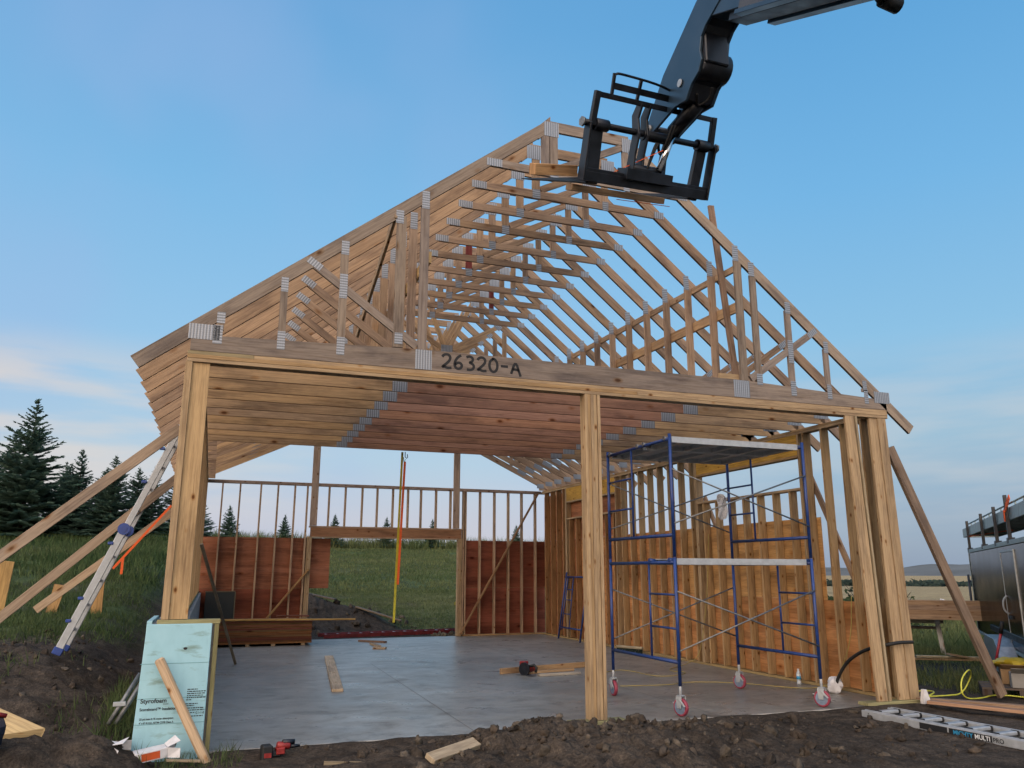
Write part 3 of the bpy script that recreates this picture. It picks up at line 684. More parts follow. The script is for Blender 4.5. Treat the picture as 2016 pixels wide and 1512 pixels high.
def ribbon(m, pts, w, y):
    P = [Vector((p[0], 0, p[1])) for p in pts]
    # smooth the stroke
    for _ in range(2):
        Q = [P[0]]
        for a, b in zip(P, P[1:]): Q += [a*.75+b*.25, a*.25+b*.75]
        P = Q+[P[-1]]
    for i in range(len(P)-1):
        def nrm(j):
            d = (P[min(j+1, len(P)-1)]-P[max(j-1, 0)]).normalized(); return Vector((-d.z, 0, d.x))*w/2
        a, b = nrm(i), nrm(i+1); o = Vector((0, y, 0))
        m.quad((P[i]+a+o, P[i]-a+o, P[i+1]-b+o, P[i+1]+b+o))
for ch in '26320-A':
    for st_ in strokes[ch]: ribbon(lm, [(x0+p[0]*.168, 3.852+p[1]*.165) for p in st_], .031, -.0012)
    x0 += .165*.84 if ch != '-' else .13
lm.build('lettering', INK, first)

# front plates and posts
def bx(m, c0, c1, col, jit=.08): m.box(c0, c1, col, jit)
fw = MB(); z = 3.69
bx(fw, (-.02, .001, 3.690), (W+.0, .14, 3.728), FRESH); bx(fw, (-.02, -.003, 3.7285), (5.1, .141, 3.768), STUDC); bx(fw, (5.102, -.003, 3.7285), (W, .141, 3.768), FRESH)
bx(fw, (-.02, .002, 3.7685), (.62, .14, 3.808), (.36, .29, .17)); bx(fw, (.622, .004, 3.7685), (W, .14, 3.808), FRESH)
front = fw.build('wall_frame', LUM, gar, .002)
def studs(parent, items, name='stud', material=LUM):
    for a, b, col in items: box_obj(name, material, parent, a, b, col, .002)
# middle post: three plies on a treated plate
studs(front, [((4.395, 0, .042), (4.432, .14, 3.688), FRESH), ((4.434, .004, .042), (4.470, .14, 3.688), STUDC), ((4.473, 0, .042), (4.510, .14, 3.688), FRESH), ((4.512, .003, .042), (4.55, .14, 3.688), FRESH), ((4.556, -.004, .042), (4.594, .14, 3.688), FRESH)], 'post_ply')
box_obj('sill_plate', LUM, front, (4.17, -.045, .002), (4.82, .145, .040), TREAT)
box_obj('sill_plate', LUM, front, (8.17, -.03, .002), (9.02, .138, .040), TREAT)
# right-hand jamb
for x0, x1, t0, t1, y0, y1, cc in ((8.368, 8.520, 8.262, 8.410, .0, .04, FRESH), (8.545, 8.578, 8.425, 8.455, -.01, .13, (.46, .37, .24)), (8.725, 8.893, 8.685, 8.818, .02, .058, FRESH), (8.896, 9.045, 8.821, 8.962, .005, .043, FRESH)):
    m = MB(); j = rnd.uniform(.92, 1.08)
    m.hexa([(x0, y0, .042), (x1, y0, .042), (x1, y1, .042), (x0, y1, .042), (t0, y0, 3.688), (t1, y0, 3.688), (t1, y1, 3.688), (t0, y1, 3.688)], tuple(v*j for v in cc)); m.build('jamb_stud', LUM, front, .002)
# left corner
studs(front, [((-.03, .0, 1.178), (.035, .04, 3.688), FRESH), ((.036, .030, 1.178), (.205, .068, 3.688), (.52, .355, .19))], 'corner_stud')
# left wall on its stem wall
lw = MB(); bx(lw, (.0, .142, 3.735), (.15, D, 3.771), STUDC); bx(lw, (.0, .142, 3.773), (.15, D-.15, 3.808), STUDC); bx(lw, (.0, .145, 1.137), (.15, D, 1.175), TREAT)
left = lw.build('wall_frame', LUM, gar, .002)
studs(left, [((.004, .22+i*.406, 1.177), (.146, .258+i*.406, 3.733), STUDC) for i in range(30)])
# right wall
XI = W-.14
rw = MB(); bx(rw, (XI, .145, 3.735), (W, D, 3.771), FRESH); bx(rw, (XI, .145, 3.773), (W, D-.15, 3.808), STUDC); bx(rw, (XI, .145, .002), (W, D, .040), (.44, .31, .14))
right = rw.build('wall_frame', LUM, gar, .002)
ys_ = [.36+i*.406 for i in range(30)]
items = []
for y in ys_:
    if 1.80 < y < 4.60: items.append(((XI+.002, y, .042), (W-.002, y+.038, 2.862), STUDC))
    elif 8.02 < y < 10.68:
        items.append(((XI+.002, y, .042), (W-.002, y+.038, 2.932), (.40, .22, .10)))
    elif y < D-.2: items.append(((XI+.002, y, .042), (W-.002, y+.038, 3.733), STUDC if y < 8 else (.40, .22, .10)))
for y in (1.70, 4.62, 4.665, 7.94, 10.70, 10.745): items.append(((XI+.001, y, .042), (W-.001, y+.038, 3.733), FRESH))
for y in (.20,): items.append(((XI+.001, y, .042), (W-.001, y+.038, 3.733), STUDC))
studs(right, items)
box_obj('header', LUM, right, (XI+.004, 1.745, 3.41), (W-.004, 4.615, 3.733), LVL); box_obj('header_plate', LUM, right, (XI, 1.742, 3.372), (W, 4.618, 3.408), STUDC)
box_obj('header', LUM, right, (XI+.004, 7.985, 3.40), (W-.004, 10.695, 3.733), LVL); box_obj('header_plate', LUM, right, (XI, 7.982, 3.362), (W, 10.698, 3.398), FRESH)
box_obj('window_sill', LUM, right, (XI, 1.742, 2.864), (W, 4.618, 2.902), FRESH); box_obj('window_sill', LUM, right, (XI, 7.982, 2.934), (W, 10.698, 2.972), FRESH)
def sheet(parent, c0, c1, col, axis):
    m = MB(); m.box(c0, c1, col, .10, axis); return m.build('sheathing_panel', PLY, parent)
for i in range(5):
    y0 = .02+i*2.44
    if y0 > 12.3: break
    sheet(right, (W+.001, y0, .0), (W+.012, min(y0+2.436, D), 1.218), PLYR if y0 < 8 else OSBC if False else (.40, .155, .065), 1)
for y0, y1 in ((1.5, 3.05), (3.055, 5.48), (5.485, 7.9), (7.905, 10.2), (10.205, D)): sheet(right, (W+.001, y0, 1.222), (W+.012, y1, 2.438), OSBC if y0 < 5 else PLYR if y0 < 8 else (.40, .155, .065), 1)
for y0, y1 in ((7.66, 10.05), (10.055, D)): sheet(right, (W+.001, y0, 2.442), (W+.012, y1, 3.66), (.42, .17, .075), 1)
# rear wall
YI = D-.14
bw = MB()
bx(bw, (.15, YI, 3.735), (XI-.002, D, 3.771), (.48, .36, .29)); bx(bw, (.15, YI, 3.773), (XI-.002, D, 3.808), (.48, .36, .29))
bx(bw, (.15, YI, .002), (2.6, D, .040), STUDC); bx(bw, (6.62, YI, .002), (XI-.002, D, .040), STUDC)
back = bw.build('wall_frame', LUM, gar, .002)
SB = (.52, .36, .235)
it = [((x, YI+.002, .042), (x+.038, D-.002, 3.733), SB) for x in (.47, .88, 1.37, 1.78, 2.19, 6.66, 7.07, 7.48, 7.88, 8.27, 8.67)]
it += [((x, YI+.002, 2.742), (x+.038, D-.002, 3.733), SB) for x in (3.04, 3.45, 3.88, 4.27, 4.68, 5.08, 5.43, 5.84, 6.24)]
it += [((x, YI+.002, .042), (x+.036, D-.002, 3.733), SB) for x in (2.50, 6.60)]+[((x, YI+.001, .002), (x+.037, D-.001, 2.478), FRESH) for x in (2.56, 2.60, 2.64, 6.47, 6.51, 6.55)]
studs(back, it)
box_obj('header', LUM, back, (2.64, YI+.003, 2.48), (6.56, D-.003, 2.70), (.40, .21, .115)); box_obj('header_plate', LUM, back, (2.60, YI, 2.702), (6.60, D, 2.740), SB)
box_obj('header_plate', LUM, back, (2.685, YI-.002, 2.452), (6.465, D, 2.478), SB)
for x in (2.60, 6.31): box_obj('post', LUM, back, (x, YI-.042, 2.742), (x+.175, YI-.002, 5.35), (.52, .39, .30))
sheet(back, (.0, D+.001, .0), (2.60, D+.012, 1.218), (.25, .075, .042), 0); sheet(back, (.0, D+.001, 1.222), (3.16, D+.012, 2.44), PLYB, 0)
sheet(back, (6.60, D+.001, .0), (9.0, D+.012, 1.218), (.25, .075, .045), 0); sheet(back, (6.60, D+.001, 1.222), (9.0, D+.012, 2.44), (.26, .08, .045), 0)
# braces
def brace(parent, a, b, w=.038, d=.089, col=TRUC, up=(0, 0, 1)): return member_obj('brace', TRU, parent, a, b, w, d, up, col, .002)
BRL = (.44, .33, .235)
brace(left, (-.06, .95, 3.16), (-2.95, .95, .55), .038, .11, BRL); brace(left, (-.06, 2.8, 2.87), (-2.25, 2.8, .76), .038, .11, BRL); brace(left, (-.06, 5.0, 2.67), (-1.93, 5.0, 1.08), .038, .11, BRL)
brace(front, (9.05, .08, 3.30), (10.42, -.04, .02), .14, .055, (.30, .22, .165), (0, 1, 0))
brace(right, (W+.032, 1.72, 3.15), (W+.032, .75, 1.15), .038, .089, TRUC, (0, 1, 0)); brace(right, (W+.032, 4.62, 3.0), (W+.032, 4.25, 2.35), .038, .089, TRUC, (0, 1, 0))
brace(back, (8.74, YI-.022, 3.73), (6.56, YI-.022, .06), .038, .089, (.36, .215, .115), (0, 1, 0)); brace(back, (2.64, YI-.022, 1.68), (1.66, YI-.022, .45), .038, .12, (.46, .27, .11), (0, 1, 0))
# runners tying the trusses together
def runner(a, b, d, col=FRESH): return member_obj('runner', LUM, gar, a, b, .036, d, (0, 0, 1), col, .002)
runner((6.765, .04, 5.65), (6.765, 5.5, 5.77), .09, (.52, .36, .23)); runner((6.765, .04, 5.10), (6.765, 3.9, 5.17), .14, (.50, .32, .17))
runner((2.475, .04, 5.17), (2.475, 4.6, 5.22), .14, (.54, .36, .16)); runner((2.05, -.0, 5.62), (2.05, 4.35, 4.30), .10, FRESH)
runner((6.615, 6.5, 4.6), (6.615, 9.6, 4.9), .12)
member_obj('brace', TRU, gar, (6.55, .33, 6.62), (6.80, .33, 4.08), .089, .038, (0, 1, 0), (.38, .25, .17))
bx_ = MB(); bx_.box((6.35, .06, 4.05), (6.64, .1, 4.13), FRESH); bx_.build('block', LUM, gar)

# ------------------------------------------------------------------ foam board and things leaning by it
fb = MB(); fb.prism([(-.175, 0), (.43, 0), (.43, 1.215), (-.14, 1.215)], (0, -.085, -.075), (1, -.0, 0), (0, .02, 1), (0, .05, 0))
fb.prism([(-.12, 0), (0, 0), (0, 1.15), (-.12, 1.15)], (-.105, .0, 0), (0, -1, 0), (0, 0, 1), (-.05, 0, 0)) if False else None
fbo = fb.build('foam_board', FOAM, None, .004); tag(fbo, 'pale blue printed foam board standing against the stem wall end', 'insulation')
fy = lambda z: -.0872+.02*(z+.075)
for z in (.79, .49, .27): box_obj('score_line', simple('score', (.16, .34, .38), .8), fbo, (-.165, fy(z)-.0005, z), (.428, fy(z)+.001, z+.004), bevel=0)
def ft(b, sz, x, z, off=.0, sx=1, name='printed_text'): return text_obj(name, b, sz, INK, fbo, (x, fy(z)-.001, z), (1, 0, 0), (0, .02, 1), .0006, off, sx)
ft('Styrofoam', .053, -.13, .455, .0011, 1.0); ft('brand', .018, .065, .437); ft('Scoreboard\u2122 Insulation', .034, -.13, .39, .0006, .92)
ft('25 psi max 0.1% water absorption', .023, -.125, .312, .0005, .9); ft('4\u2032 x 8\u2032 R10.0, ASTM C578 Class A', .023, -.125, .278, .0005, .9)
sm_lines = MB()
for i, (x0, x1, z) in enumerate(((.26, .35, .555), (.26, .42, .536), (.26, .415, .518), (.26, .40, .50), (.26, .42, .482), (.255, .30, .464), (.25, .36, .43), (.25, .33, .414), (.25, .415, .392), (.25, .42, .374), (.25, .34, .352), (.25, .41, .322))):
    x = x0; r_ = random.Random(i)
    while x < x1:
        w = r_.uniform(.008, .03); sm_lines.quad(((x, fy(z)-.001, z), (min(x+w, x1), fy(z)-.001, z), (min(x+w, x1), fy(z)-.0008, z+.008), (x, fy(z)-.0008, z+.008))); x += w+.005
sm_lines.build('small_print', INK, fbo)
ft('G I-1-E', .026, .345, .345, .0004)
for (x, z, a, b) in ((.21, .92, .018, .012), (.155, .085, .035, .02), (.19, .10, .018, .03)):
    P = [(x+a*math.cos(t)*(1+.2*math.sin(3*t)), z+b*math.sin(t)) for t in [i*math.pi/6 for i in range(12)]]
    hm = MB(); hm.quad([(p[0], fy(p[1])-.001-.0001*a*10, p[1]) for p in P]); hm.build('torn_hole', INK, fbo)
mm = MB(); pts = [(-.178, -.06), (.44, -.06)]
tag(member_obj('offcut', LUM, None, (-.005, -.165, .845), (.485, -.29, -.06), .085, .055, (0, 1, 0), (.58, .42, .27), .014), 'peeled pale timber stick propped diagonally across the blue foam board', 'timber')
fs = box_obj('foam_strip', FOAM, None, (-.150, .06, .1), (-.102, 1.1, 1.165)); tag(fs, 'narrow blue foam strip along the outer side of the stem wall', 'insulation')
rb = empty('pipe_bundle', (-.35, .35, .25)); tag(rb, 'pair of thin steel pipes leaning beside the blue foam board', 'pipes')
for dx in (0, .045):
    one('pipe', ZINC, rb, fn='tube', a=([(-.06+dx*1.4, -.03, -.02), (.16+dx*1.4, .16, .40)], .021))
box_obj('clip', ALUP, rb, (-.04, .0, .13), (.07, .02, .17))

# ------------------------------------------------------------------ rolling scaffold
sc = tag(empty('rolling_scaffold', (6.61, .98, 0)), 'blue tubular scaffold tower on castors with two aluminium decks', 'scaffold')
def tb(m, a, b, r): m.tube([a, b], r, 8)
SX, SY = 1.005, .85
def frame(z0, z1, side, ladder):
    # a welded frame in a plane x = const; side walls with a short inner ladder
    m = MB(); x = side*SX; r = .021
    for y in (-SY, SY): tb(m, (x, y, z0), (x, y, z1+.06), r)
    tb(m, (x, -SY, z1-.0), (x, SY, z1-.0), r); tb(m, (x, -SY, z0+.26), (x, SY, z0+.26), r)
    yi = ladder
    e = -SY if yi < 0 else SY
    tb(m, (x, yi, z0+.26), (x, yi, z1), .014)
    for f in (.33, .67): zz_ = z0+.26+(z1-z0-.26)*f; tb(m, (x, e, zz_), (x, yi, zz_), .013)
    return m.build('end_frame', BLUE, sc)
frame(.33, 1.735, -1, -.22); frame(.33, 1.735, 1, -.17); frame(1.80, 3.24, -1, .15); frame(1.80, 3.24, 1, .27)
def xbr(y, a, b):
    m = MB(); tb(m, (-SX, y, a), (SX, y, b), .010); tb(m, (-SX, y+.012, b), (SX, y+.012, a), .010); m.build('cross_brace', ZINC, sc)
for y in (-SY-.03, SY+.03): xbr(y, .72, 1.40); xbr(y, 2.20, 2.86)
def deck(z, y0, y1):
    m = MB()
    m.box((-SX+.05, y0, z-.0), (SX-.05, y0+.03, z+.075)); m.box((-SX+.05, y1-.03, z), (SX-.05, y1, z+.075)); m.box((-SX+.06, y0+.03, z+.06), (SX-.06, y1-.03, z+.072))
    for i in range(5): x = -SX+.2+i*.42; m.box((x, y0+.03, z+.005), (x+.05, y1-.03, z+.059))
    o = m.build('deck', ALUP, sc)
    for x in (-SX, SX):
        for y in (y0+.06, y1-.06):
            h = MB(); h.tube([(x-math.copysign(.09, x), y, z+.04), (x-math.copysign(.02, x), y, z+.05), (x+math.copysign(.03, x), y, z+.055)], .028, 8)
            h.build('deck_hook', BLUE if z < 2 else ZINC, o)
deck(1.71, -SY+.03, -.22); deck(3.20, -SY+.03, -.16); deck(3.201, -.11, SY-.04)
cast0 = None
for i, (x, y, a) in enumerate(((-SX, -SY, .5), (SX, -SY, .35), (-SX, SY, .9), (SX, SY, .5))):
    if cast0 is None:
        f = MB()
        f.box((-.035, -.035, .22), (.035, .035, .235)); f.tube([(0, 0, .235), (0, 0, .36)], .018, 8)
        for s_ in (-1, 1): f.prism([(-.03, .09), (.03, .09), (.045, .22), (-.045, .22)], (0, s_*.034, 0), (1, 0, 0), (0, 0, 1), (0, s_*.006, 0))
        f.box((-.115, -.02, .14), (-.05, .02, .15)); f.prism([(-.02, .20), (.02, .20), (.10, .12), (.085, .11)], (0, -.05, 0), (1, 0, 0), (0, 0, 1), (0, .012, 0))
        cast0 = f.build('caster', ALUP, sc, .002)
        t_ = MB(); n = 24
        for k in range(n):
            a0, a1 = 2*math.pi*k/n, 2*math.pi*(k+1)/n
            prof = [(.078, -.024), (.094, -.022), (.102, -.012), (.102, .012), (.094, .022), (.078, .024)]
            for p, q in zip(prof, prof[1:]):
                t_.quad([(p[0]*math.cos(a1), p[1], .102+p[0]*math.sin(a1)), (p[0]*math.cos(a0), p[1], .102+p[0]*math.sin(a0)), (q[0]*math.cos(a0), q[1], .102+q[0]*math.sin(a0)), (q[0]*math.cos(a1), q[1], .102+q[0]*math.sin(a1))], None, (1, 1, 1), True)
        wh = t_.build('tyre', REDW, cast0)
        h_ = MB(); h_.tube([(0, -.022, .102), (0, .022, .102)], .079, 20); h_.tube([(0, -.03, .102), (0, .03, .102)], .025, 12); hub = h_.build('hub', GREYW, cast0)
        cst = cast0
    else:
        cst = cast0.copy(); COL.objects.link(cst); cst.parent = sc
        for ch in (wh, hub): c2 = ch.copy(); COL.objects.link(c2); c2.parent = cst
    cst.location = (x, y, 0); cst.rotation_euler = (0, 0, -a-.75)
# rag draped over the rear brace
rg = MB(); R_ = random.Random(5); gx, gz = 12, 14
def ragp(u, v): return (7.44+.17*u*(1-.25*v)+.02*math.sin(v*5+u*3), 1.86+.025*math.sin(u*9+v*4)+.02*math.sin(v*7), 2.74-.36*v*(1-.25*abs(u-.5))+.03*math.sin(u*6)*(1-v))
for i in range(gx):
    for j in range(gz):
        rg.quad([ragp(a/gx, b/gz) for a, b in ((i, j+1), (i+1, j+1), (i+1, j), (i, j))], None, (1, 1, 1), True)
ro = rg.build('rag', WHITE); sd_m = ro.modifiers.new('thick', 'SOLIDIFY'); sd_m.thickness = .012
tag(ro, 'white rag hanging on the cross brace of the blue scaffold', 'rag')
# spare frame leaning on the wall
sf = tag(empty('scaffold_frame', (8.50, 10.2, 0)), 'spare blue scaffold frame leaning against the studs at the back', 'scaffold frame')
def lf(y, z): return (0.06+.16*z, y, z)
m = MB()
for y in (.42, -.85): m.tube([lf(y, 0.02), lf(y, 1.62)], .022, 8)
m.tube([lf(.30, .25), lf(.30, 1.5)], .016, 8)
for z in (1.5, .30): m.tube([lf(.42, z), lf(-.85, z)], .02, 8)
m.build('end_frame', BLUE, sf)
m = MB(); m.tube([lf(-.15, .3), lf(-.02, 1.5)], .014, 8)
for z in (.62, .95, 1.2): m.tube([lf(.30, z), lf(-.1, z)], .013, 8)
m.build('ladder_rungs', BLUE, sf)

# ------------------------------------------------------------------ things on the slab
def plank(label, a, b, w, d, up=(0, 0, 1), col=FRESH, material=LUM, group=None, name='plank', cat='timber'):
    return tag(member_obj(name, material, None, a, b, w, d, up, col, .003), label, cat, group)
plank('long pale board lying on the slab in the reflected light', (2.655, 8.1, .0205), (2.155, 3.42, .0205), .16, .038, col=(.60, .45, .29))
plank('reddish brown offcut, rear one of three by the back door', (3.83, 11.62, .0205), (4.36, 11.05, .0205), .09, .038, col=(.34, .20, .12), name='offcut')
plank('short pale offcut, middle one of three near the back door', (3.97, 10.75, .0205), (3.99, 9.95, .0205), .10, .038, name='offcut')
plank('short pale offcut, nearest the camera of three by the back door', (3.80, 9.62, .0205), (4.05, 9.50, .0205), .14, .038, (0, 0, 1), (.56, .42, .27), name='offcut')
plank('long thin board lying behind the red saw', (4.93, 4.55, .0455), (6.75, 5.04, .0455), .038, .089, col=(.50, .32, .17))
plank('short board under the red saw', (5.25, 4.42, .0205), (6.25, 4.60, .0205), .089, .038, col=(.50, .33, .19))
plank('grey board end lying right of the red saw', (5.42, 4.10, .0205), (6.16, 4.13, .0205), .089, .038, col=(.50, .45, .38))
sw = tag(empty('circular_saw', (5.27, 4.25, 0), .5), 'red and black circular saw lying on the slab boards', 'circular saw')
m = MB(); m.tube([(-.02, .03, .09), (.17, .03, .09)], .062, 14, r2=.05); m.tube([(.17, .03, .09), (.20, .03, .09)], .05, 14); m.build('motor', REDP, sw)
m = MB(); m.tube([(-.03, 0, .10), (-.06, 0, .10)], .105, 20); m.build('blade_guard', BLACKP, sw)
m = MB(); m.box((-.08, -.16, .004), (.06, .16, .010)); m.build('base_plate', ZINC, sw)
m = MB(); m.tube([(.0, -.05, .14), (.02, -.15, .17), (.02, -.20, .13), (.02, -.18, .06)], .022, 8); m.build('handle', RUBBER, sw)
m = MB(); m.box((.01, .05, .10), (.12, .16, .21)); m.build('battery', REDP, sw, .01)
pk = tag(empty('sheet_stack', (1.42, 11.5, 0)), 'stack of reddish brown plywood sheets on runners at the back left', 'plywood stack')
for i in range(13):
    j = rnd.uniform(-.012, .012); box_obj('plywood_sheet', PLY, pk, (-1.22+j, -.5+j, .055+i*.037), (1.22+j, .62+j, .055+i*.037+.034), tuple(v*rnd.uniform(.7, 1.15) for v in (.24, .10, .05)), 0)
for x in (-1.0, -.2, .35, 1.0): box_obj('runner', LUM, pk, (x, -.48, .002), (x+.09, .6, .053), FRESH)
plank('long yellow board lying on the plywood stack and poking past it', (.30, 11.02, .578), (3.60, 10.95, .556), .14, .032, col=(.55, .34, .11))
plank('reddish board lying on the plywood stack behind the yellow one', (.25, 11.25, .562), (2.30, 11.22, .562), .18, .05, col=(.40, .20, .09))
pn = MB(); pn.box((1.9, 11.5, .6), (2.62, 11.85, .625), (.24, .085, .045)); tag(pn.build('plywood_offcut', PLY), 'dark red plywood offcut on top of the plywood stack', 'plywood')
dp = MB(); dp.box((.30, 12.26, .05), (.95, 12.30, 1.15)); dpo = dp.build('dark_panel', DARKG); tag(dpo, 'dark grey framed panel leaning on the rear wall at left', 'panel')
fr = MB(); fr.box((.29, 12.245, 1.151), (.96, 12.305, 1.175), (.2, .17, .12)); fr.box((.951, 12.245, .05), (.975, 12.305, 1.15), (.2, .17, .12)); fr.build('frame', LUM, dpo)
plank('thin weathered lath propped between the slab and the left wall', (.92, 7.45, .012), (.22, 3.9, 2.0), .048, .025, (0, 1, 0), (.36, .30, .21), TRU, name='lath')
bt = tag(empty('water_bottle', (8.74, 1.95, .0)), 'clear plastic water bottle standing at the foot of the plywood wall', 'bottle')
m = MB(); pr = [(.0, .03), (.01, .033), (.05, .031), (.10, .034), (.15, .033), (.185, .016), (.20, .0135)]
for (z0, r0), (z1, r1) in zip(pr, pr[1:]): m.tube([(0, 0, z0), (0, 0, z1)], r0, 14, (1, 1, 1), True, r1)
m.build('bottle_body', CLEAR, bt); one('cap', BOXW, bt, fn='tube', a=([(0, 0, .20), (0, 0, .218)], .015)); one('label_band', INKB, bt, fn='tube', a=([(0, 0, .07), (0, 0, .115)], .0352))
bh = tag(empty('push_broom', (8.55, 6.9, 0), -1.1), 'dark bristled broom head lying by the right wall', 'broom')
m = MB(); m.box((-.32, -.03, .10), (.32, .03, .15), (.5, .42, .28)); m.build('broom_block', LUM, bh, .008)
m = MB(); R_ = random.Random(2)
for i in range(260):
    x = R_.uniform(-.31, .31); y = R_.uniform(-.028, .028); m.member((x, y, .1), (x+R_.uniform(-.02, .02), y+R_.uniform(-.03, .03), .005), .008, .004, (0, 1, 0))
m.build('bristles', simple('dark_bristle', (.014, .028, .022), .8), bh)
bg_ = MB(); R_ = random.Random(9)
def lump(m, cx, cy, cz, rx, ry, rz, seed, n=14, k=10):
    def pt(i, j):
        th = 2*math.pi*(i % n)/n; ph = math.pi*j/k; f = 1+.22*math.sin(3*th+seed+2*ph)*math.sin(ph)+.1*math.sin(7*th+5*ph+seed)*math.sin(ph)
        return (cx+rx*f*math.sin(ph)*math.cos(th), cy+ry*f*math.sin(ph)*math.sin(th), max(cz-rz*.9, cz+rz*f*math.cos(ph)))
    for i in range(n):
        for j in range(k): m.quad([pt(i, j+1), pt(i+1, j+1), pt(i+1, j), pt(i, j)], None, (1, 1, 1), True)
lump(bg_, 8.58, 1.02, .105, .095, .09, .115, 1.0); tag(bg_.build('plastic_wrap', WHITE), 'white plastic wrap bundled round the foot of the black conduit', 'wrapping')
def smooth_path(P, it_=3):
    P = [Vector(p) for p in P]
    for _ in range(it_):
        Q = [P[0]]
        for a, b in zip(P, P[1:]): Q += [a*.75+b*.25, a*.25+b*.75]
        P = Q+[P[-1]]
    return P
cd = MB(); cd.tube(smooth_path([(8.575, 1.0, .05), (8.585, .95, .20), (8.62, .80, .42), (8.625, .55, .57), (8.60, .25, .67), (8.56, -.045, .725), (8.75, -.055, .748), (8.955, -.065, .747)]), .022, 10)
tag(cd.build('conduit', RUBBER), 'thick black conduit rising from the slab and bending past the corner posts', 'conduit')
yc = MB(); yc.tube(smooth_path([(8.846, 4.28, 2.3), (8.84, 4.38, 1.4), (8.835, 4.6, .5), (8.80, 4.75, .1), (8.5, 4.7, .012), (8.22, 4.49, .008), (7.85, 4.2, .008), (7.75, 3.9, .008), (7.95, 3.75, .008), (7.6, 3.4, .008), (7.12, 3.37, .008), (7.15, 4.3, .008), (6.9, 4.4, .008), (6.55, 4.06, .008)]), .006, 6)
tag(yc.build('power_cable', CORDY), 'yellow extension cord looping on the slab and up the right wall', 'cord')
yc = MB(); yc.tube(smooth_path([(6.1, 2.6, .008), (6.9, 2.46, .008), (7.2, 2.7, .008), (7.9, 2.42, .008), (8.4, 1.5, .008), (8.75, 1.5, .01), (8.835, 1.28, .10), (8.83, .9, .65), (8.835, .82, 1.3)]), .006, 6)
tag(yc.build('power_cable', CORDY), 'yellow extension cord running under the blue scaffold to the corner', 'cord')
# hanging straps
st = tag(empty('hanging_strap', (3.70, 6.20, 0)), 'orange strap hanging from the last joist by a black hook', 'strap')
m = MB(); m.member((-.09, 0, 3.62), (-.155, -.02, 1.40), .042, .006, (0, 1, 0)); m.build('webbing', ORANGE, st)
m = MB(); m.tube([(-.09, 0, 3.80), (-.09, 0, 3.71), (-.06, 0, 3.68), (-.04, 0, 3.70), (-.05, 0, 3.76)], .008, 6); m.tube([(-.12, 0, 3.70), (-.11, 0, 3.61), (-.08, 0, 3.66)], .007, 6); m.build('hook', RUBBER, st)
ys2 = MB(); ys2.member((3.565, 6.24, 3.80), (3.508, 6.24, .74), .04, .007, (0, 1, 0)); tag(ys2.build('hanging_strap', YELLOW), 'long yellow strap hanging down the middle of the rear opening', 'strap')
ls = MB(); ls.member((-.27, 4.90, 2.60), (-.98, 4.90, 1.66), .034, .008, (0, 1, 0)); ls.member((-.86, 4.895, 1.82), (-.86, 4.895, 1.58), .035, .008, (0, 1, 0))
tag(ls.build('tie_strap', ORANGE), 'orange strap tied along the lowest brace outside the left wall', 'strap')

# ------------------------------------------------------------------ ladders
la = tag(empty('multi_ladder', (0, 0, 0)), 'aluminium folding ladder with blue hinges leaning on the left wall', 'ladder')
A0, A1 = Vector((-1.19, 2.33, .74)), Vector((-.13, 2.33, 3.42)); LU = (A1-A0).normalized(); LP = Vector((LU.z, 0, -LU.x))
for y in (0, .48):
    m = MB(); m.member(A0+Vector((0, y, 0)), A0+LU*1.43+Vector((0, y, 0)), .03, .085, LP); m.member(A0+LU*1.38+LP*.012+Vector((0, y+.012, 0)), A1+Vector((0, y+.012, 0))+LP*.012, .026, .075, LP); m.build('rail', ALUP, la, .006)
m = MB()
for i in range(9): p = A0+LU*(.22+i*.305); m.tube([p, p+Vector((0, .48, 0))], .017, 8)
m.build('rungs', ALU, la)
for y in (-.03, .46): m = MB(); p = A0+LU*1.48+Vector((0, y, 0)); m.tube([p, p+Vector((0, .05, 0))], .070, 20); m.tube([p+Vector((0, -.008, 0)), p], .036, 14); m.build('hinge', BLUEPL, la)
for y in (-.025, .455):
    m = MB(); m.member(A0-LU*.05+Vector((0, y+.02, 0)), A0+LU*.03+Vector((0, y+.02, 0)), .05, .105, LP); m.build('foot', BLUEPL, la, .006)
for f in (.35, .62, 1.30, 2.1, 2.55): p = A0+LU*f; m = MB(); m.box(p+Vector((-.09, -.03, -.02)), p+Vector((-.03, .01, .015))); m.build('lock_knob', BLUEPL, la, .006)
rl = tag(empty('extension_ladder', (3.15, 12.78, -.02), math.radians(11)), 'dark red fibreglass ladder lying flat outside the rear opening', 'ladder')
for y in (0, .46):
    m = MB(); m.box((0, y, .02), (3.9, y+.03, .12)); m.build('rail', LADR, rl, .004)
m = MB()
for i in range(12): m.tube([(.18+i*.31, .03, .085), (.18+i*.31, .46, .085)], .018, 8)
m.build('rungs', ALUP, rl)
fl = tag(empty('folded_ladder', (7.72, -.40, -.045), math.radians(-86)), 'folded aluminium ladder with lettered rail lying flat in front of the slab', 'ladder')
rail0 = None
for y, z in ((0, 0), (.05, .004), (.42, 0), (.47, .004)):
    m = MB(); m.box((0, y, z), (2.7, y+.03, z+.085)); o = m.build('rail', ALUP, fl, .005); rail0 = rail0 or o
for i in range(9):
    m = MB(); x = .12+i*.29; m.box((x, .085, .052), (x+.075, .415, .092)); m.build('rung', ALUP, fl, .008)
    m = MB(); m.box((x-.004, .083, .048), (x+.08, .12, .096)); m.build('rung_end', RUBBER, fl, .006); m = MB(); m.box((x-.004, .385, .048), (x+.08, .417, .096)); m.build('rung_end', RUBBER, fl, .006)
m = MB(); m.box((.80, -.0025, .012), (1.14, -.0005, .074)); m.box((1.16, -.0025, .012), (1.645, -.0005, .074)); m.build('dark_band', INK, rail0)
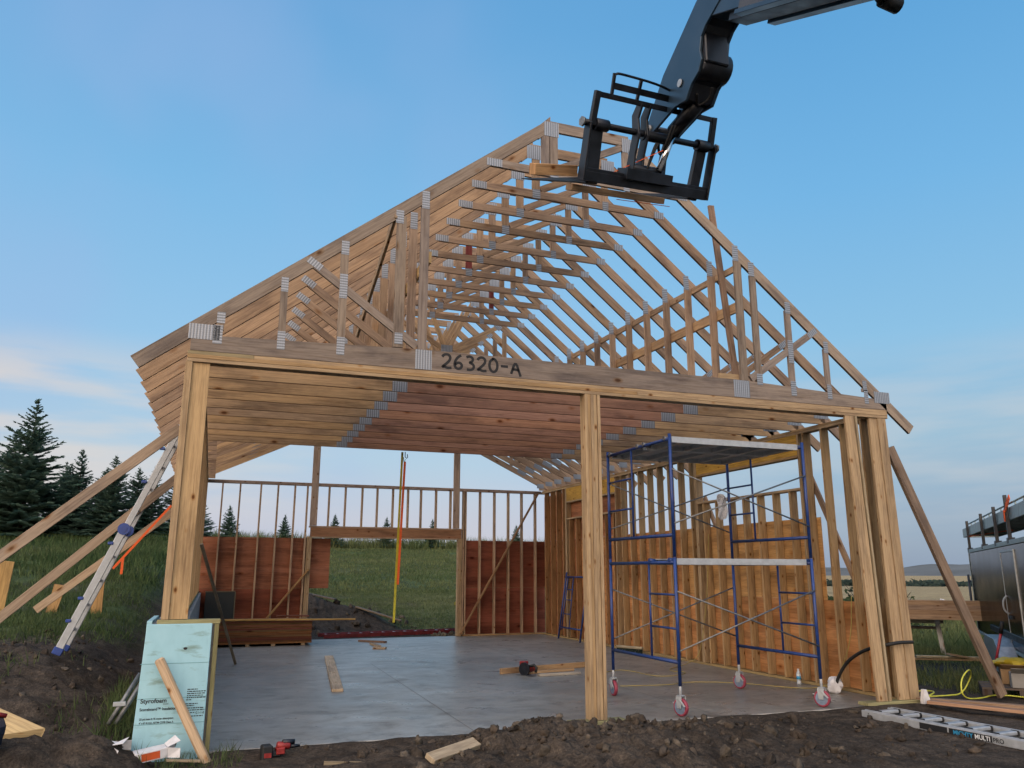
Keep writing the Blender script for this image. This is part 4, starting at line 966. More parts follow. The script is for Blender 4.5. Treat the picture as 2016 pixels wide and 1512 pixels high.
text_obj('lettering', 'MIGHTY', .062, INKB, rail0, (1.21, -.0035, .021), (1, 0, 0), (0, 0, 1), .0006, .0012, .98); text_obj('lettering', 'MULTI', .062, INKW, rail0, (1.455, -.0035, .021), (1, 0, 0), (0, 0, 1), .0006, .0012, .98); text_obj('lettering', 'PRO', .062, INK, rail0, (1.655, -.0035, .021), (1, 0, 0), (0, 0, 1), .0006, .0008, .98)
m = MB(); m.tube([(2.42, -.035, .03), (2.42, .06, .03)], .055, 16); m.build('hinge', GREENPL, fl)

# ------------------------------------------------------------------ telehandler boom with fork carriage
th = tag(empty('telehandler', (3.922, -2.433, 5.143)), 'black telehandler boom and raised fork carriage reaching over the roof', 'telehandler')
ax = Vector((.98110, .16135, .10680)); up_ = Vector((-.02699, -.43243, .90126)); nf_ = Vector((-.19160, .88711, .41990))
def cp(x, y, z=0): return ax*x+up_*y+nf_*z
def cm(m, a, b, w, d, up=nf_): m.member(cp(*a), cp(*b), w, d, up)
m = MB()
cm(m, (-.745, -.0, 0), (.745, -.0, 0), .09, .06); cm(m, (-.74, .055, .0), (.74, .055, .0), .04, .05)
for s_ in (-1, 1):
    cm(m, (s_*.735, -.045, 0), (s_*.735, .46, 0), .022, .10); cm(m, (s_*.70, .44, .0), (s_*.685, .73, .0), .06, .04)
cm(m, (-.70, .705, 0), (.70, .705, 0), .045, .03)
m.tube([cp(-.78, .455, .02), cp(.78, .455, .02)], .030, 12)
car = m.build('fork_carriage', BLACKP, th, .004)
m = MB()
for a, b in (((-.535, .70, 0), (-.535, .905, 0)), ((-.255, .70, 0), (-.235, .905, 0)), ((.50, .70, 0), (.50, .80, 0)), ((.20, .70, 0), (.20, .86, 0))): cm(m, a, b, .03, .02)
cm(m, (-.53, .80, 0), (.30, .80, 0), .055, .02); m.tube(smooth_path([cp(-.535, .86, 0), cp(-.525, .905, 0), cp(-.45, .912, 0), cp(.0, .90, 0), (cp(.24, .84, 0))], 2), .012, 8)
m.build('load_guard', BLACKP, th, .002)
for s_ in (-1, 1):
    m = MB(); x = s_*.60
    cm(m, (x+(.03 if s_ > 0 else -.02)-.0, .47, .05), (x, -.06, .05), .13 if s_ < 0 else .115, .05); m.tube([cp(x-.06, .455, .02), cp(x+.08, .455, .02)], .055, 12)
    p = [cp(x-.06, -.055, .02), cp(x+.06, -.055, .02), cp(x+.06, -.005, .02), cp(x-.06, -.005, .02)]; q = [cp(x-.05, -.045, 1.23), cp(x+.05, -.045, 1.23), cp(x+.05, -.037, 1.23), cp(x-.05, -.037, 1.23)]
    m.hexa(p+q); m.build('fork', BLACKP, th, .003)
for s_ in (-1, 1): m = MB(); m.tube([cp(s_*.78, .455, .02), cp(s_*.80, .455, .02)], .045, 6); m.build('pin', ZINC, th)
m = MB()   # coupler plates and tilt linkage
for x in (-.20, -.10, .16): m.prism([(-.05, .02), (.08, .02), (.06, .30), (.05, .42), (.10, .60), (.04, .72), (-.03, .70), (.0, .58), (-.05, .44), (-.03, .25)] if x < .1 else [(-.05, .02), (.08, .02), (.06, .30), (.03, .46), (-.03, .46), (-.03, .25)], cp(x-.012, 0), nf_, up_, ax*.024)
m.member(cp(-.30, .075, -.0), cp(.24, .075, -.0), .16, .10, up_); m.tube([cp(-.12, .445, .02), cp(.20, .445, .02)], .05, 12); m.tube([cp(-.2, .13, 0), cp(.16, .13, 0)], .05, 10)
m.build('coupler', BLACKP, th, .003)
def wp(y, z): return Vector((0, y+2.433, z-5.143))
# gooseneck: side profile in a plane of constant x
prof = [(-2.36, 5.68), (-2.31, 5.76), (-2.42, 5.88), (-2.69, 6.16), (-3.28, 6.515), (-3.62, 6.66), (-3.66, 6.30), (-3.40, 6.20), (-3.33, 6.14), (-3.30, 6.02), (-3.32, 5.93), (-3.26, 5.84), (-3.14, 5.79), (-3.04, 5.69), (-2.86, 5.73), (-2.50, 5.70)]
for xo in (.06, .33): pass
m = MB(); P2 = [(y+2.433, z-5.143) for y, z in prof]
m.prism(P2, (.075, 0, 0), (0, 1, 0), (0, 0, 1), (.026, 0, 0)); m.build('gooseneck', GREYP, th, .004)
m = MB(); m.prism(P2, (.345, 0, 0), (0, 1, 0), (0, 0, 1), (.026, 0, 0)); m.build('gooseneck', GREYP, th, .004)
m = MB(); P3 = [(y, z) for y, z in P2]
for i in (6, 7, 8, 9, 10, 11, 12, 13):
    a, b = P3[i], P3[i+1]; m.quad(((.101, a[0], a[1]+.02), (.345, a[0], a[1]+.02), (.345, b[0], b[1]+.02), (.101, b[0], b[1]+.02)))
    m.quad(((.101, b[0], b[1]+.05), (.345, b[0], b[1]+.05), (.345, a[0], a[1]+.05), (.101, a[0], a[1]+.05)))
m.build('cover_plate', BLACKP, th); m = MB(); m.tube([(.103, -3.20+2.433, 5.95-5.143), (.40, -3.20+2.433, 5.95-5.143)], .13, 18); q_ = MB(); q_.tube([(.05, -2.40+2.433, 5.76-5.143), (.40, -2.40+2.433, 5.76-5.143)], .045, 14); q_.build('pivot_pin', ZINC, th)
m.box((.105, -3.35+2.433, 5.90-5.143), (.34, -2.9+2.433, 6.25-5.143))
m.member((.22, -3.14+2.433, 5.93-5.143), (.22, -2.84+2.433, 5.80-5.143), .28, .19, (0, .4, .9)); m.build('gooseneck_core', BLACKP, th, .01)
m = MB(); m.tube([(.06, -2.98+2.433, 5.90-5.143), (.068, -2.98+2.433, 5.90-5.143)], .036, 16); m.build('pivot_pin', ALUP, th)
m = MB(); m.tube([(.25, -2.98+2.433, 5.74-5.143), (.22, -2.60+2.433, 5.66-5.143)], .070, 16); m.build('tilt_cylinder', BLACKP, th)
m = MB(); m.tube([(.22, -2.62+2.433, 5.665-5.143), cp(.08, .14, -.05)], .032, 14); m.build('cylinder_rod', CHROME, th)
m = MB()
for k in range(2): m = MB(); m.tube(smooth_path([(.12+.03*k, -2.75+2.433, 5.62-5.143), (.10+.02*k, -2.55+2.433, 5.40-5.143), (.12, -2.48+2.433, 5.50-5.143), cp(.0+.03*k, .42, -.05), cp(-.05, .15, -.04)]), .011, 8); m.build('hose', RUBBER, th)
m = MB(); m.tube(smooth_path([(.16, -3.1+2.433, 5.74-5.143), (.22, -3.0+2.433, 5.68-5.143), (.28, -3.12+2.433, 5.70-5.143), (.25, -3.2+2.433, 5.76-5.143)]), .012, 8)
m.build('hose', RUBBER, th)
# boom: box section running back towards the machine, falling away behind the camera
B0, B1 = Vector((.22, -3.50+2.433, 6.45-5.143)), Vector((.22, -9.9+2.433, 3.17-5.143)); bd = (B1-B0).normalized(); bu = Vector((1, 0, 0)).cross(bd)
if bu.z < 0: bu = -bu
m = MB()
def bsec(m, f0, f1, hw, lo, hi):
    a, b = B0+bd*f0, B0+bd*f1
    P = [a+Vector((-hw, 0, 0))+bu*lo, a+Vector((hw, 0, 0))+bu*lo, a+Vector((hw, 0, 0))+bu*hi, a+Vector((-hw, 0, 0))+bu*hi]
    Q = [p+(b-a) for p in P]; m.hexa(P+Q)
bsec(m, .0, 7.0, .135, -.20, .22); m.build('boom_section', GREYP, th, .006)
m = MB(); bsec(m, .55, 7.0, .175, -.235, .27); m.build('boom_section', RUSTP, th, .008)
m = MB()
for x0_, x1_ in ((-.20, -.12), (.12, .20)):
    a, b = B0+bd*.55, B0+bd*7.0; P = [a+Vector((x0_, 0, 0))+bu*-.275, a+Vector((x1_, 0, 0))+bu*-.275, a+Vector((x1_, 0, 0))+bu*-.237, a+Vector((x0_, 0, 0))+bu*-.237]; m2 = MB(); m2.hexa(P+[p+(b-a) for p in P]); m2.build('flange', GREYP, th, .003)
bsec(m, .3, 3.0, .09, -.262, -.20); m.build('wear_strip', BLACKP, th, .003)
m = MB(); m.member((.30, -3.09+2.433, 5.815-5.143), (.30, -2.93+2.433, 5.745-5.143), .10, .012, (0, .4, .9)); m.build('decal', ALU, th)
m = MB(); bsec(m, .75, .95, .183, -.10, -.07); m.build('scuffed_plate', ALU, th)
m = MB(); m.tube([(.50, -4.86+2.433, 5.48-5.143), (.64, -4.86+2.433, 5.46-5.143)], .055, 12); m.tube([(.3, -4.9+2.433, 5.62-5.143), (.52, -4.86+2.433, 5.47-5.143)], .045, 10); m.build('boom_bracket', RUBBER, th)
# timber carried on the forks
lo_ = Vector((3.922, -2.433, 5.143))
def wl(x, y, z): return lo_+cp(x, y, z)
plank('thick pale plank strapped under the raised telehandler forks', wl(-.66, -.10, .30), wl(.50, -.095, .36), .10, .06, up_, (.50, .33, .19), LUM)
plank('short orange marked board end poking out left of the fork carriage', wl(-.62, .05, .30), wl(-1.12, -.0, .22), .09, .10, up_, (.60, .36, .18), LUM, name='offcut')
m = MB(); m.member(wl(.05, .33, -.10), wl(-.45, -.0, .15), .02, .006, up_); m.member(wl(-.10, -.148, .29), wl(.56, -.14, .30), .02, .006, up_); tag(m.build('tie_strap', ORANGE), 'orange strap slung under the telehandler fork carriage', 'strap')
#PART3
# ------------------------------------------------------------------ cargo trailer with rack
TZ = float(height(np.array(13.2), np.array(2.2)))
tr_ = tag(empty('cargo_trailer', (15.82, 4.89, TZ), math.atan2(-.725, -.688)), 'black enclosed cargo trailer with a walkway rack on its roof', 'trailer')
ztop = 2.056-TZ
m = MB(); m.box((0, 0, .46), (7.4, 2.2, ztop), jit=0); m.build('body', TRAIL, tr_, .03)
m = MB(); m.box((-.01, -.012, ztop-.02), (7.42, .10, ztop+.05), jit=0); m.box((-.01, -.012, .42), (7.42, .03, .47), jit=0); m.box((7.36, -.012, .47), (7.41, .0, ztop-.02), jit=0); m.box((-.012, -.012, .47), (.03, .0, ztop-.02), jit=0); m.build('corner_trim', GALV, tr_, .004)
m = MB(); m.box((4.8, -.014, .50), (6.1, -.001, ztop-.12), jit=0); dr = m.build('door', TRAIL, tr_, .004)
m = MB()
for a, b in (((4.77, -.02, .48), (4.80, 0, ztop-.10)), ((6.10, -.02, .48), (6.13, 0, ztop-.10)), ((4.80, -.02, ztop-.12), (6.10, 0, ztop-.09))): m.box(a, b, jit=0)
m.build('door_trim', ALU, dr, .002)
m = MB(); m.tube(smooth_path([(4.95, -.02, 1.30), (4.95, -.08, 1.24), (4.95, -.09, 1.08), (4.95, -.02, 1.02)]), .014, 8); m.build('handle', ALUP, dr)
m = MB(); m.box((4.98, -.04, .95), (5.3, -.015, 1.0), jit=0); m.build('latch', RUBBER, dr)
fx = 3.1
m = MB()
P = [(fx, .14), (fx+.25, .52), (fx+.45, .60), (fx+1.6, .60), (fx+1.85, .5), (fx+2.35, .12)]
m.prism(P, (0, -.26, 0), (1, 0, 0), (0, 0, 1), (0, .012, 0))
for a, b in zip(P, P[1:]): m.hexa([(a[0], -.26, a[1]), (a[0], 0, a[1]), (a[0], 0, a[1]+.012), (a[0], -.26, a[1]+.012), (b[0], -.26, b[1]), (b[0], 0, b[1]), (b[0], 0, b[1]+.012), (b[0], -.26, b[1]+.012)])
m.build('fender', ALU, tr_, .004)
m = MB(); m.box((2.4, -.03, .62), (6.8, -.002, .72), jit=0); m.build('stone_guard', BLACKP, tr_, .004)
for cx in (fx+.62, fx+1.45):
    m = MB(); n = 28
    m.tube([(cx, -.22, .27), (cx, .0, .27)], .27, n); w_ = m.build('wheel', RUBBER, tr_)
    m = MB(); m.tube([(cx, -.232, .27), (cx, -.1, .27)], .16, n); m.build('rim', ALU, w_)
m = MB(); m.box((.2, .4, .34), (7.2, .5, .46), jit=0); m.box((.2, 1.7, .34), (7.2, 1.8, .46), jit=0); m.build('chassis_rail', BLACKP, tr_)
for sx, hgt in ((.08, .66), (2.55, .66), (4.35, .66), (5.75, .74)):
    m = MB(); m.box((sx-.03, .0, ztop-.02), (sx+.03, .05, ztop+hgt), jit=0); m.box((sx-.09, -.015, ztop), (sx+.09, .08, ztop+.09), jit=0); m.build('rack_post', BLACKP, tr_, .004)
m = MB(); wz = ztop+.36
m.box((-1.35, .06, wz), (8.0, .10, wz+.19), jit=0); m.box((-1.35, .72, wz), (8.0, .76, wz+.19), jit=0); m.box((-1.35, .10, wz), (-1.31, .72, wz+.19), jit=0)
m.box((-1.0, .101, wz+.10), (8.0, .719, wz+.125), jit=0)
for i in range(18): m.box((-.8+i*.5, .101, wz+.01), (-.74+i*.5, .719, wz+.098), jit=0)
wk = m.build('walkway', GALV, tr_, .003)
m = MB(); m.tube([(-.7, .10, wz+.26), (8, .10, wz+.26)], .016, 8)
for i in range(12): m.tube([(-.6+i*.75, .10, wz+.19), (-.6+i*.75, .10, wz+.26)], .012, 6)
m.build('rail', GALV, wk)
m = MB(); m.member((-.05, .03, wz-.03), (2.6, .5, wz-.02), .05, .01); m.member((5.70, -.01, wz+.10), (5.95, .06, wz+.34), .09, .012, (0, 1, 0)); m.member((5.72, -.012, wz-.02), (5.74, -.012, wz+.14), .09, .012, (0, 1, 0)); m.build('strap', ORANGE, tr_)
jk = MB(); jk.tube([(-.12, -.05, .35), (-.12, -.05, 1.62)], .025, 8); jk.tube([(-.12, -.05, 1.5), (.02, .02, 1.45)], .02, 8); jk.build('side_pole', BLACKP, tr_)

# ------------------------------------------------------------------ yard on the right
sh = tag(empty('sawhorse', (14.62, 5.50, float(height(np.array(14.62), np.array(5.50)))), math.radians(-47)), 'weathered grey wooden sawhorse carrying a stack of boards', 'sawhorse')
m = MB(); m.box((-.62, -.045, .62), (.62, .045, .71), (.34, .31, .26)); m.build('beam', TRU, sh, .003)
for sx in (-.5, .5):
    for sy in (-1, 1): member_obj('leg', TRU, sh, (sx, sy*.05, .68), (sx*1.12, sy*.36, .0), .038, .089, (1, 0, 0), (.42, .39, .33))
m = MB(); m.box((-.5, -.04, .50), (.5, .04, .56), (.16, .14, .12)); m.build('brace', TRU, sh)
bs = tag(empty('board_stack', (14.47, 5.25, sh.location.z+.712), math.radians(-47)), 'stack of long fresh boards lying on the grey sawhorse', 'board stack')
for i in range(4):
    for j in range(3): box_obj('board', LUM, bs, (-.95+rnd.uniform(-.06, .06), -.15+j*.10, .002+i*.098), (2.6+rnd.uniform(-.1, .1), -.055+j*.10, .098+i*.098), tuple(v*rnd.uniform(.8, 1.15) for v in (.43, .30, .17)), 0, 0)
r_ = random.Random(4)
gz = lambda x, y: float(height(np.array(float(x)), np.array(float(y))))
for i, lab in enumerate(('longest thin board of the loose scraps below the sawhorse', 'pale split board on top of the loose scraps below the sawhorse', 'short scrap board at the right end of the loose scraps below the sawhorse', 'dark scrap board at the bottom of the loose scraps below the sawhorse')):
    x, y = 13.2+.1*i, 3.75-.12*i; z = gz(x, y)
    a = (x-.75+.35*i, y+.35-.2*i, z+.05+.045*((i+1) % 4)); b = (x+.75, y-.55+.1*i, z+.04+.045*((i+2) % 4)*.6)
    plank(lab, a, b, .12, .035, col=[FRESH, (.5, .42, .28), (.42, .30, .18), (.25, .18, .12)][i], name='scrap_board')
plank('long reddish plank on the ground right of the corner post', (8.95, -.22, .045), (9.62, -1.62, .045), .14, .038, col=(.42, .25, .155))
plank('second weathered plank lying behind the long reddish one', (9.02, .05, .045), (10.0, -1.35, .05), .12, .038, col=(.36, .24, .16))
plank('short plank end at the right edge of the photo', (9.45, -1.50, .03), (9.9, -1.95, .03), .14, .038, col=(.52, .36, .22))
br_ = MB(); br_.prism([(0, 0), (.26, 0), (.26, .02), (.12, .03), (.07, .17), (.03, .17), (0, .03)], (8.93, -.16, .01), (1, 0, 0), (0, 0, 1), (0, .05, 0)); tag(br_.build('metal_bracket', BOXW), 'white post bracket on the ground beside the right corner', 'bracket')
hs = MB(); zg = gz(9.8, .3)
hs.tube(smooth_path([(9.05, .6, zg+.05), (9.3, .45, zg+.06), (9.6, .55, zg+.10), (9.75, .40, zg+.10), (9.45, .25, zg+.07), (9.3, .30, zg+.06), (9.7, .15, zg+.08), (10.1, .30, zg+.06), (10.25, .25, zg+.30), (10.0, .05, zg+.43), (9.70, -.05, zg+.30), (9.65, -.10, zg+.08), (10.0, -.05, zg+.05), (10.6, .2, zg+.05), (10.8, -.3, zg+.04), (10.3, -.6, zg+.04), (10.6, -.9, zg+.05), (11.2, -.9, zg+.05)], 3), .0095, 8)
tag(hs.build('air_hose', HOSEY), 'bright yellow hose coiled on the grass beside the right corner', 'hose')
zg2 = gz(11.3, .6)
for i, (lab, cx, cy, w, d, h, rz, mt) in enumerate((('brown cardboard box with a dark strap at the right edge', 11.22, .38, .38, .3, .20, -.8, CARD), ('grey cardboard box beside the brown one at the right edge', 11.00, .03, .40, .3, .19, -.8, simple('grey_card', (.26, .25, .24), .85)))):
    b = tag(empty('cardboard_box', (cx, cy, zg2+.137), rz), lab, 'box')
    m = MB(); m.box((-w/2, -d/2, 0), (w/2, d/2, h), jit=0); m.build('box_body', mt, b, .006)
    m = MB(); m.box((-w/2-.002, -.03, -.002), (w/2+.002, .03, h+.002), jit=0); m.build('tape', INK if i == 0 else ALUP, b)
    m = MB(); m.quad(((-w/2, -d/2, h), (w/2, -d/2, h), (w/2, -d/2-.10, h+.07), (-w/2, -d/2-.10, h+.07))); o = m.build('flap', mt, b); q = o.modifiers.new('thick', 'SOLIDIFY'); q.thickness = .005
pl_ = tag(empty('pallet', (11.08, .2, zg2), -.8), 'dark low pallet under the cardboard boxes', 'pallet')
m = MB()
for k in range(4): m.box((-.5, -.36+k*.2, .11), (.5, -.24+k*.2, .135), (.14, .11, .09))
for k in range(3): m.box((-.5+k*.44, -.36, .02), (-.38+k*.44, .36, .109), (.10, .08, .07))
m.build('slat', TRU, pl_)
yb = MB(); lump(yb, 11.36, .55, zg2+.40, .26, .22, .07, 2.2); tag(yb.build('sack', simple('yellow_sack', (.50, .38, .03), .55, 0, .2, 9)), 'yellow plastic sack lying over the brown cardboard box', 'sack')
sv = tag(empty('shovel', (11.55, 1.0, gz(11.6, 1.0))), 'red handled shovel with black grip leaning on the trailer', 'shovel')
m = MB(); m.tube([(.02, .05, .12), (.02, -.18, .78)], .020, 10); m.build('shaft', simple('red_shaft', (.34, .03, .05), .4), sv)
m = MB(); m.tube([(.02, -.18, .78), (.02, -.23, .95)], .028, 10); m.build('grip', RUBBER, sv)
m = MB(); m.prism([(-.1, 0), (.1, 0), (.11, .18), (.03, .24), (-.03, .24), (-.11, .18)], (.02, .06, -.08), (1, 0, 0), (0, -.2, .98), (0, .006, 0)); m.build('blade', BLACKP, sv)
for i, (x, y, hh, lab) in enumerate(((32.6, 22.4, .62, 'white survey stake in the far grass, left of two'), (34.5, 22.95, .72, 'white survey stake in the far grass, right of two'))):
    z = gz(x, y); m = MB(); m.hexa([(x-.09, y-.05, z-.1), (x+.09, y-.05, z-.1), (x+.09, y+.05, z-.1), (x-.09, y+.05, z-.1), (x-.09, y-.05, z+hh), (x+.09, y-.05, z+hh-.05), (x+.09, y+.05, z+hh-.05), (x-.09, y+.05, z+hh)]); tag(m.build('survey_stake', BOXW), lab, 'stake', 'white stakes in the far grass')
def bush(name, lab, x, y, rx, h, n, size, seed, cols=((.035, .06, .022), (.05, .075, .03), (.065, .09, .035)), cat='shrub'):
    e = tag(empty(name, (x, y, gz(x, y))), lab, cat); rr = random.Random(seed)
    m = MB()
    for k in range(9): m.tube([(rr.uniform(-.1, .1), rr.uniform(-.1, .1), 0), (rr.uniform(-.6, .6)*rx, rr.uniform(-.6, .6)*rx, h*.8)], .018, 6, r2=.006)
    m.build('stems', BARK, e)
    m = MB()
    for k in range(5): leaf_cloud(m, rr.uniform(-.5, .5)*rx, rr.uniform(-.5, .5)*rx, rr.uniform(0, .25)*h, rx*.62, h*rr.uniform(.32, .42), n//5, size, list(cols), seed+k)
    m.build('leaves', NEED, e)
bush('shrub', 'round green shrub seen through the studs behind the right wall', 18.2, 10.2, 1.1, 1.75, 1500, .085, 3)
bush('shrub', 'dark low shrub at the field edge beyond the board stack', 29.0, 20.5, 2.6, .62, 1200, .16, 5)
bush('shrub', 'long dark shrub at the field edge near the corner posts', 26.0, 20.6, 2.4, .9, 1200, .16, 6)
bush('shrub', 'low dark shrub at the field edge close to the trailer', 33.5, 23.4, 2.4, .45, 1000, .16, 8)

# ------------------------------------------------------------------ spruces
def spruce_mesh(h, rad, seed, dense=1.0, sparse_top=.25):
    rr = random.Random(seed); t = MB(); t.tube([(0, 0, -.3), (rr.uniform(-.02, .02), 0, h*.5), (rr.uniform(-.04, .04), 0, h)], .035*h**.6*.8, 8, r2=.006)
    m = MB(); G = [(.085, .155, .115), (.105, .185, .135), (.13, .215, .155), (.155, .245, .18)]
    z = .06*h; k = 0
    while z < h*.985:
        f = z/h; L = rad*(1-f)**.85*(1+.0*k); L = max(L, .05*rad)
        nb = max(3, int((9-4*f)*dense))
        for b in range(nb):
            a = 2*math.pi*(b+rr.uniform(-.35, .35))/nb+k*1.1; l = L*rr.uniform(.62, 1.18); droop = rr.uniform(-.22, .12)-.15*(1-f)+.5*f
            dirv = Vector((math.cos(a), math.sin(a), droop)); base = Vector((0, 0, z+rr.uniform(-.03, .03)*h*.5))
            n = max(4, int(l/.05)); side = Vector((-math.sin(a), math.cos(a), 0))
            col0 = rr.choice(G)
            for i in range(n):
                s_ = (i+rr.random())/n; s_ = .12+.88*s_
                p = base+dirv*l*s_+Vector((0, 0, .14*l*s_*s_)); wdt = l*.24*(1-s_*.75)+.03
                for q in (-1, 1):
                    if rr.random() < .12: continue
                    tip = p+side*q*wdt*rr.uniform(.7, 1.3)+dirv*l*.10*rr.uniform(.5, 1.5)+Vector((0, 0, rr.uniform(-.03, .035)))
                    w = .022+.010*rr.random(); up2 = Vector((rr.uniform(-.3, .3), rr.uniform(-.3, .3), 1))*w; kk = rr.uniform(.75, 1.3)
                    cc = tuple(v*kk for v in col0)
                    m.quad((p-up2, tip-up2*.3, tip+up2*.3, p+up2), None, cc)
                    dv = dirv*w*1.4; m.quad((p-dv, tip-dv*.3, tip+dv*.3, p+dv), None, cc)
        z += h*(.026+.020*rr.random())*(1.0 if f < .75 else 1.25)/max(dense, .6)**.5; k += 1
    for i in range(6):
        a = rr.uniform(0, 6.28); p = Vector((0, 0, h*rr.uniform(.93, 1.0))); q = p+Vector((math.cos(a)*.07, math.sin(a)*.07, .12)); u = Vector((0, 0, .02)); m.quad((p-u, q-u*.3, q+u*.3, p+u), None, G[2])
    return t, m
KINDS = []
def spruce(kind, x, y, sc_, rz, lab, group, szz=1.0):
    e = empty('spruce_tree', (x, y, gz(x, y)-.05), rz); wx = 1.06 if group == gL else 1.0; e.scale = (sc_*wx, sc_*wx, sc_*szz); tag(e, lab, 'tree', group)
    if KINDS[kind][2] is None:
        t, m = KINDS[kind][0], KINDS[kind][1]; a = t.build('trunk', BARK, e); b = m.build('crown', NEED, e); KINDS[kind][2] = (a, b)
    else:
        for o in KINDS[kind][2]: c2 = o.copy(); COL.objects.link(c2); c2.parent = e
for args in ((5.0, 1.9, 1, 1.35), (4.0, 1.3, 2, 1.15), (4.0, 1.6, 3, 1.35), (2.3, .85, 4, 1.1)): KINDS.append([*spruce_mesh(*args), None])
gL, gB = 'spruces left of the garage', 'small spruces on the grassy bank behind the garage'
spruce(0, -6.35, 26, 1.04, .3, 'tallest dark spruce at the left edge of the photo', gL)
spruce(1, -4.75, 27, .86, 1.0, 'slim open spruce, second from the left edge', gL)
spruce(2, -3.35, 25.5, .80, 2.2, 'spruce with a spindly top standing just left of the long ladder', gL)
spruce(1, -2.0, 26.5, .72, 4.0, 'narrow spruce partly hidden by the top of the long ladder', gL)
spruce(2, -2.75, 28.5, .70, .4, 'short spruce behind the middle brace left of the ladder', gL)
spruce(0, -7.6, 29.5, .82, 2.0, 'dark spruce behind the tallest one at the left edge', gL)
spruce(2, -5.4, 29, .72, 5.1, 'bushy spruce filling the gap between the two tallest ones', gL)
spruce(2, -4.1, 29.5, .68, 3.3, 'low dark spruce behind the slim open spruce', gL)
spruce(0, -1.1, 29, .62, 3.3, 'low spruce close to the left corner post', gL)
spruce(2, -3.9, 27.6, .55, 2.9, 'lowest bushy spruce below the gap between the slim and spindly topped ones', gL)
spruce(0, -5.8, 30.5, .58, 4.4, 'low wide spruce far behind the bushy gap filling one', gL)
spruce(2, -.4, 31.5, .60, 1.3, 'small spruce just behind the left corner post', gL)
for x, y, s_, rz, lab in ((1.25, 48, 1.04, .2, 'small spruce on the bank, leftmost and largest seen through the rear studs'), (4.78, 48, .88, 1.2, 'small spruce on the bank, second from left through the rear studs'),
                          (8.08, 48, .98, 2.2, 'thin topped small spruce above the rear door header, left of three'), (11.65, 48, .93, 3.2, 'small spruce above the rear door header, middle of three'),
                          (14.95, 48, .90, 4.2, 'small spruce above the rear door header, right of three'), (21.3, 48, .80, 5.2, 'small spruce on the bank beside the long diagonal brace')):
    spruce(3, x, y, s_, rz, lab, gB)
# weeds with flowers in the rear doorway
wd_ = tag(empty('wild_sunflower', (7.25, 15.2, gz(7.25, 15.2))), 'small yellow wild sunflower growing outside the rear opening', 'flower')
m = MB(); m.tube([(0, 0, 0), (.02, 0, .35), (-.02, 0, .62)], .008, 6); m.tube([(.02, 0, .3), (.10, 0, .5)], .006, 6)
m.build('stem', simple('stem_green', (.05, .09, .02), .7), wd_)
m = MB()
for (cx, cz, r0) in ((-.02, .64, .06), (.10, .52, .055), (.06, .28, .05)):
    for k in range(9):
        a = 2*math.pi*k/9; b = a+.45; m.quad(((cx, -.01, cz), (cx+r0*.6*math.cos(a), -.01, cz+r0*.6*math.sin(a)), (cx+r0*math.cos((a+b)/2), -.02, cz+r0*math.sin((a+b)/2)), (cx+r0*.6*math.cos(b), -.01, cz+r0*.6*math.sin(b))))
m.build('petals', simple('petal_yellow', (.65, .48, .02), .6), wd_)
plank('grey plank lying on the soil heap outside, left of two', (2.9, 16.1, gz(2.9, 16.1)+.10), (3.75, 15.4, gz(3.75, 15.4)+.12), .14, .04, col=(.22, .17, .12), material=TRU)
plank('long grey plank sloping down the soil heap outside, right of two', (4.3, 15.1, .66), (5.45, 14.4, .30), .14, .04, col=(.30, .22, .14), material=TRU)

# ------------------------------------------------------------------ left yard
for i, (x, y, w, h, tilt, lab, col) in enumerate(((-3.05, 8.0, .22, .95, .05, 'wide pale board stake at the left edge below the braces', (.52, .33, .13)), (-2.30, 8.4, .16, .50, .12, 'small pale stake between the two upper braces', (.52, .32, .14)), (-1.50, 8.2, .17, .60, -.04, 'pale board stake standing behind the leaning ladder', (.48, .29, .12)))):
    z = gz(x, y); m = MB(); m.hexa([(x-w/2, y, z-.2), (x+w/2, y, z-.2), (x+w/2, y+.04, z-.2), (x-w/2, y+.04, z-.2), (x-w/2+tilt, y, z+h), (x+w/2+tilt+.03, y, z+h-.03), (x+w/2+tilt+.03, y+.04, z+h-.03), (x-w/2+tilt, y+.04, z+h)], col)
    tag(m.build('wooden_stake', LUM, None, .003), lab, 'stake', 'wooden stakes holding the left braces')
pw = MB(); pw.hexa([(-1.75, .05, .16), (-1.75, .05, .18), (-1.75, .42, .62), (-1.75, .42, .60), (-.93, -.06, .10), (-.93, -.06, .12), (-.86, -.13, .30), (-.86, -.13, .28)], (.56, .42, .22)); 
tag(pw.build('plywood_offcut', LUM, None, .002), 'pale plywood offcut lying tilted on the soil at the bottom left corner', 'plywood')
gb = MB(); lump(gb, -1.17, -.62, .36, .10, .10, .15, .5); gb2 = gb.build('tool_bag', simple('navy_fabric', (.018, .02, .035), .8, 0, .2, 20, .3)); tag(gb2, 'dark blue bag with a red rim at the bottom left corner', 'bag')
m = MB(); m.tube([(-1.24, -.66, .50), (-1.16, -.68, .515), (-1.07, -.65, .49)], .018, 8); m.build('rim', REDP, gb2)
for i, (x, y, z, a, lab) in enumerate(((-.46, -.10, .20, .5, 'weathered wood block on the soil, left of three by the foam board'), (-.30, -.12, .17, 1.0, 'split wood block on the soil, middle of three by the foam board'), (-.22, -.16, .13, .2, 'small wood block on the soil, nearest the foam board'))):
    e = MB(); e.box((-.09+.02*i, -.045, -.03), (.09-.02*i, .045, .03), (.42, .33, .22)); o = e.build('wood_block', LUM, None, .004); o.location = (x, y, gz(x, y)+.05); o.rotation_euler = (.15*i, .25-.2*i, a); tag(o, lab, 'wood block', 'wood blocks on the soil')
